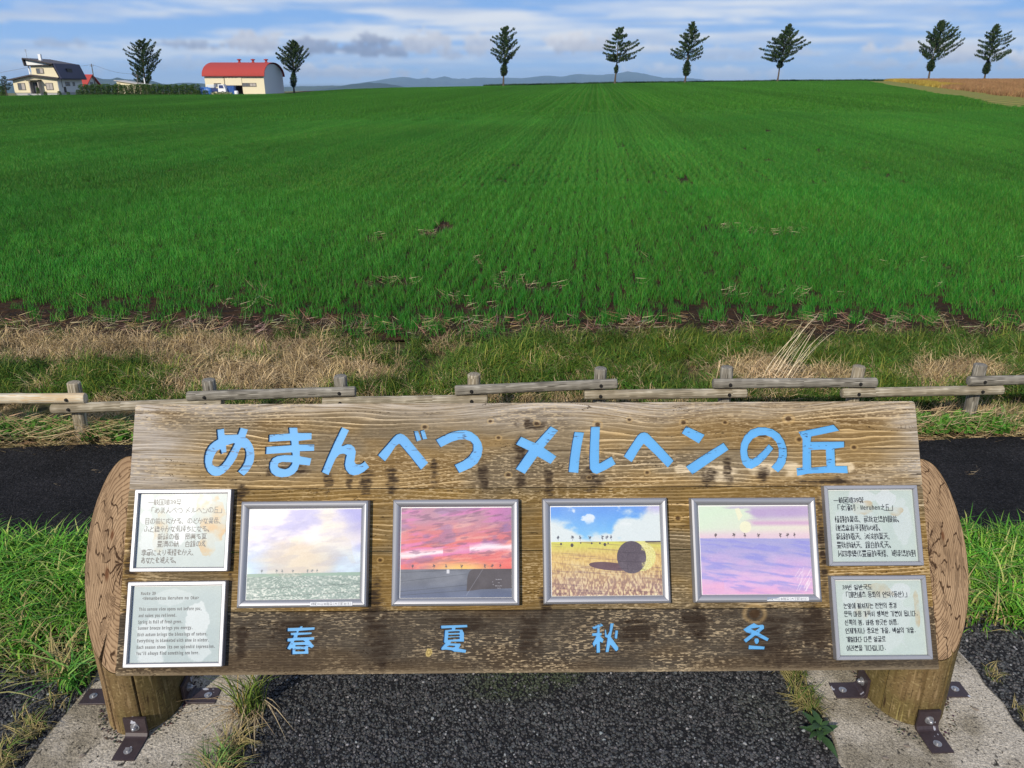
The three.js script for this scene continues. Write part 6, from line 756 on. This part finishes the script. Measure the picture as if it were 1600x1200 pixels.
// log posts with a slanting cut; the boards are bolted to the cut
{
  const faceTex = pixTex(1024, 1024, (x, y) => { const u = (x / 1024 - 0.5) * 2, v = (y / 1024 - 0.5) * 2, a = Math.atan2(v, u), wob = (fbm(u * 2 + 3, v * 2, 3) - 0.5) * 0.16, q = Math.hypot(u, v) + wob, rg = (q * 21) % 1, n = fbm(u * 60, v * 14, 3); let c = mix3([134, 110, 84], [166, 140, 110], fbm(u * 3, v * 3, 4)); c = mix3(c, [78, 56, 40], sstep(0.5, 0.95, rg) * sstep(1, 0.97, rg) * (0.25 + 0.55 * fbm(u * 5 + 2, v * 5, 3))); c = mix3(c, [188, 160, 124], sstep(0.55, 0.8, n) * 0.35); const cr = Math.abs(((a * 3.5 + fbm(q * 7 + 4, a * 2, 3) * 1.6 + 40) % 1) - 0.5), on = sstep(0.46, 0.6, fbm(a * 5 + 9, q * 7, 3)); c = mix3(c, [52, 36, 24], sstep(0.05, 0.012, cr * q) * on * 0.9); const tc = Math.abs(((q * 21 + 0.12) % 1) - 0.5), ton = sstep(0.58, 0.68, fbm(a * 4 + 30, q * 9, 3)); c = mix3(c, [58, 40, 28], sstep(0.14, 0.04, tc) * ton * 0.75); for (const [kx, ky, kr] of [[-0.45, -0.1, 0.07], [0.5, 0.2, 0.05], [-0.4, 0.25, 0.05]]) { const k = Math.hypot(u - kx, v - ky); c = mix3(c, [84, 52, 32], sstep(kr * 1.3, kr * 0.3, k) * 0.8); } return c; });
  const faceBump = faceTex.clone(); faceBump.colorSpace = THREE.NoColorSpace;
  const faceMat = RM({ map: faceTex, bumpMap: faceBump, bumpScale: 0.005, roughness: 0.85 });
  const sideTexOf = (olive) => pixTex(512, 512, (x, y) => { const u = x / 512, v = y / 512, g = tnoise(u * 60, v * 4, 60, 5), g2 = tnoise(u * 120, v * 6, 120, 8), alg = tfbm(u, v, 4, 4, 21), side = sstep(0.3, 0.5, tfbm(u, 0.3, 3, 2, 40)); let c = mix3([112, 90, 62], [136, 112, 82], g); const [o0, o1] = olive, on = sstep(o0 - 0.012, o0 + 0.012, u + (alg - 0.5) * 0.05) * sstep(o1 + 0.03, o1 - 0.03, u + (alg - 0.5) * 0.08); c = mix3(c, mix3([78, 70, 38], [102, 90, 54], alg), on * (0.3 + 0.5 * sstep(0.25, 0.55, alg))); c = mix3(c, [74, 56, 34], sstep(0.6, 0.85, g2) * 0.32); const spk = tnoise(u * 150, v * 150, 150, 61); c = mix3(c, [60, 50, 32], sstep(0.72, 0.86, spk) * 0.4); c = mix3(c, [178, 162, 118], sstep(0.24, 0.12, spk) * 0.3); const hair = tnoise(u * 240, v * 9, 240, 33); c = mix3(c, [50, 38, 24], sstep(0.86, 0.95, hair) * 0.8); c = mix3(c, [176, 152, 116], sstep(0.2, 0.06, hair) * 0.4); c = mix3(c, [186, 178, 110], sstep(0.8, 0.95, g2 * 0.6 + alg * 0.6) * 0.5); return c; });
  const sideMats = [[-0.1, 0.285], [0.12, 0.55]].map((o) => { const t = sideTexOf(o); return RM({ map: t, bumpMap: t, bumpScale: 0.004, roughness: 0.88 }); });
  const steel = RM({ map: pixTex(256, 256, (x, y) => { const n = tfbm(x / 256, y / 256, 6, 5, 4), f = tfbm(x / 256, y / 256, 40, 2, 9); let c = mix3([50, 41, 44], [64, 52, 53], f); return mix3(c, [176, 178, 186], sstep(0.68, 0.72, n)); }), roughness: 0.5, metalness: 0.1 }), zinc = mat([0.36, 0.36, 0.37], 0.4, { metalness: 0.7 });
  for (const s of [-1, 1]) {
    const R = 0.118, RZ = 0.16, N = 420, pos = [], uv = [], idx = [], cx = s * 1.245, cz = -0.2, cracks = s < 0 ? [[1.98, 0.045, 0.04], [1.2, 0.02, 0.012], [2.5, 0.018, 0.01]] : [[1.75, 0.016, 0.008], [1.15, 0.02, 0.008], [2.6, 0.02, 0.01]];
    // cut plane: 0.0425 m behind the board's face
    const cutY = (z) => { const py = 0.268 - 0.0425 * 0.5048, pz = -0.0425 * 0.8632; return py + (pz - z) * (0.8632 / 0.5048); };
    const rim = []; for (let i = 0; i <= N; i++) { const a = i / N * 6.28319; let r = R * (1 + 0.025 * Math.sin(a * 2 + s) + 0.03 * (vnoise(Math.cos(a) * 2 + 5, Math.sin(a) * 2 + s * 3) - 0.5)); for (const [ca, cw, cd] of cracks) r -= cd * Math.max(0, 1 - Math.abs(a - ca) / cw); rim.push([Math.cos(a) * r, Math.sin(a) * r * RZ / R, a]); }
    const M = 10; for (let j = 0; j <= M; j++) for (let i = 0; i <= N; i++) { const [x, z, a] = rim[i], f = j / M, k = 1 + 0.03 * (1 - f) * (vnoise(Math.cos(a) * 3 + 8, f * 3) - 0.3), t = cutY(cz + z); pos.push(x * k, lerp(-0.03, t, f), z * k); uv.push(a / 6.28319 * 1.0, lerp(0, t, f) * 1.6); }
    for (let j = 0; j < M; j++) for (let i = 0; i < N; i++) { const a = j * (N + 1) + i, b = a + N + 1; idx.push(a, b, b + 1, a, b + 1, a + 1); }
    const g = new THREE.BufferGeometry(); g.setAttribute('position', new THREE.Float32BufferAttribute(pos, 3)); g.setAttribute('uv', new THREE.Float32BufferAttribute(uv, 2)); g.setIndex(idx); g.computeVertexNormals();
    const fpos = [0, cutY(cz), 0], fuv = [0.5, 0.5], fi = []; for (let i = 0; i <= N; i++) { const [x, z] = rim[i]; fpos.push(x * 0.994, cutY(cz + z * 0.994) + 0.0002, z * 0.994); fuv.push(0.5 + x / R * 0.42 + s * 0.13, 0.5 + z / RZ * 0.47); if (i) fi.push(0, i + 1, i); }
    const fg = new THREE.BufferGeometry(); fg.setAttribute('position', new THREE.Float32BufferAttribute(fpos, 3)); fg.setAttribute('uv', new THREE.Float32BufferAttribute(fuv, 2)); fg.setIndex(fi); fg.computeVertexNormals();
    const post = part(sign, 'log_post', g, sideMats[s < 0 ? 0 : 1]); post.position.set(cx, 0, cz); part(post, 'cut_face', fg, faceMat);
    // angle brackets bolted to post and footing
    for (const [a, off] of [[0, s < 0 ? 0.034 : 0.002], [Math.PI / 2, 0], [-Math.PI / 2, 0]]) {
      const b = new THREE.Group(); b.name = 'angle_bracket'; sign.add(b); b.position.set(cx + off, 0, cz); b.rotation.y = a + (a ? 0 : s * 0.03); const w = 0.068, t = 0.007, z0 = (a ? R : RZ) + 0.003, pr = [[z0, 0.075], [z0 + t, 0.075], [z0 + t, 0.012 + t], [z0 + t + 0.006, t + 0.003], [z0 + t + 0.012, t + 0.001], [z0 + 0.1, t], [z0 + 0.1, 0.001], [z0 + 0.008, 0.001], [z0 + 0.002, 0.005], [z0, 0.012]];
      const sh = new THREE.Shape(pr.map(([z, y]) => new THREE.Vector2(z, y))), ge = new THREE.ExtrudeGeometry(sh, { depth: w, bevelEnabled: true, bevelSize: 0.001, bevelThickness: 0.001, bevelSegments: 1 }); ge.rotateY(-Math.PI / 2); ge.translate(w / 2, 0.002, 0); { const p = ge.attributes.position, u2 = []; for (let i = 0; i < p.count; i++) u2.push(p.getX(i) * 5 + s * 0.3 + a, (p.getY(i) + p.getZ(i)) * 5); ge.setAttribute('uv', new THREE.Float32BufferAttribute(u2, 2)); } part(b, 'plate', ge, steel);
      part(b, 'bolt', mergeGeometries([new THREE.CylinderGeometry(0.014, 0.014, 0.003, 18).rotateX(Math.PI / 2).translate(0, 0.046, z0 + t + 0.0018), new THREE.CylinderGeometry(0.0095, 0.0095, 0.009, 6).rotateX(Math.PI / 2).translate(0, 0.046, z0 + t + 0.007), new THREE.SphereGeometry(0.007, 10, 6).translate(0, 0.046, z0 + t + 0.0115)].map((q) => q.toNonIndexed())), zinc);
      part(b, 'bolt', mergeGeometries([new THREE.CylinderGeometry(0.0125, 0.0125, 0.003, 18).translate(0, t + 0.0038, z0 + 0.068), new THREE.CylinderGeometry(0.006, 0.006, 0.008, 10).translate(0, t + 0.006, z0 + 0.068)].map((q) => q.toNonIndexed())), zinc);
    }
  }
}
scene.fog = new THREE.FogExp2(new THREE.Color().setRGB(0.46, 0.7, 1.0), 0.000065);
shadowed(scene);
renderer.render(scene, camera);
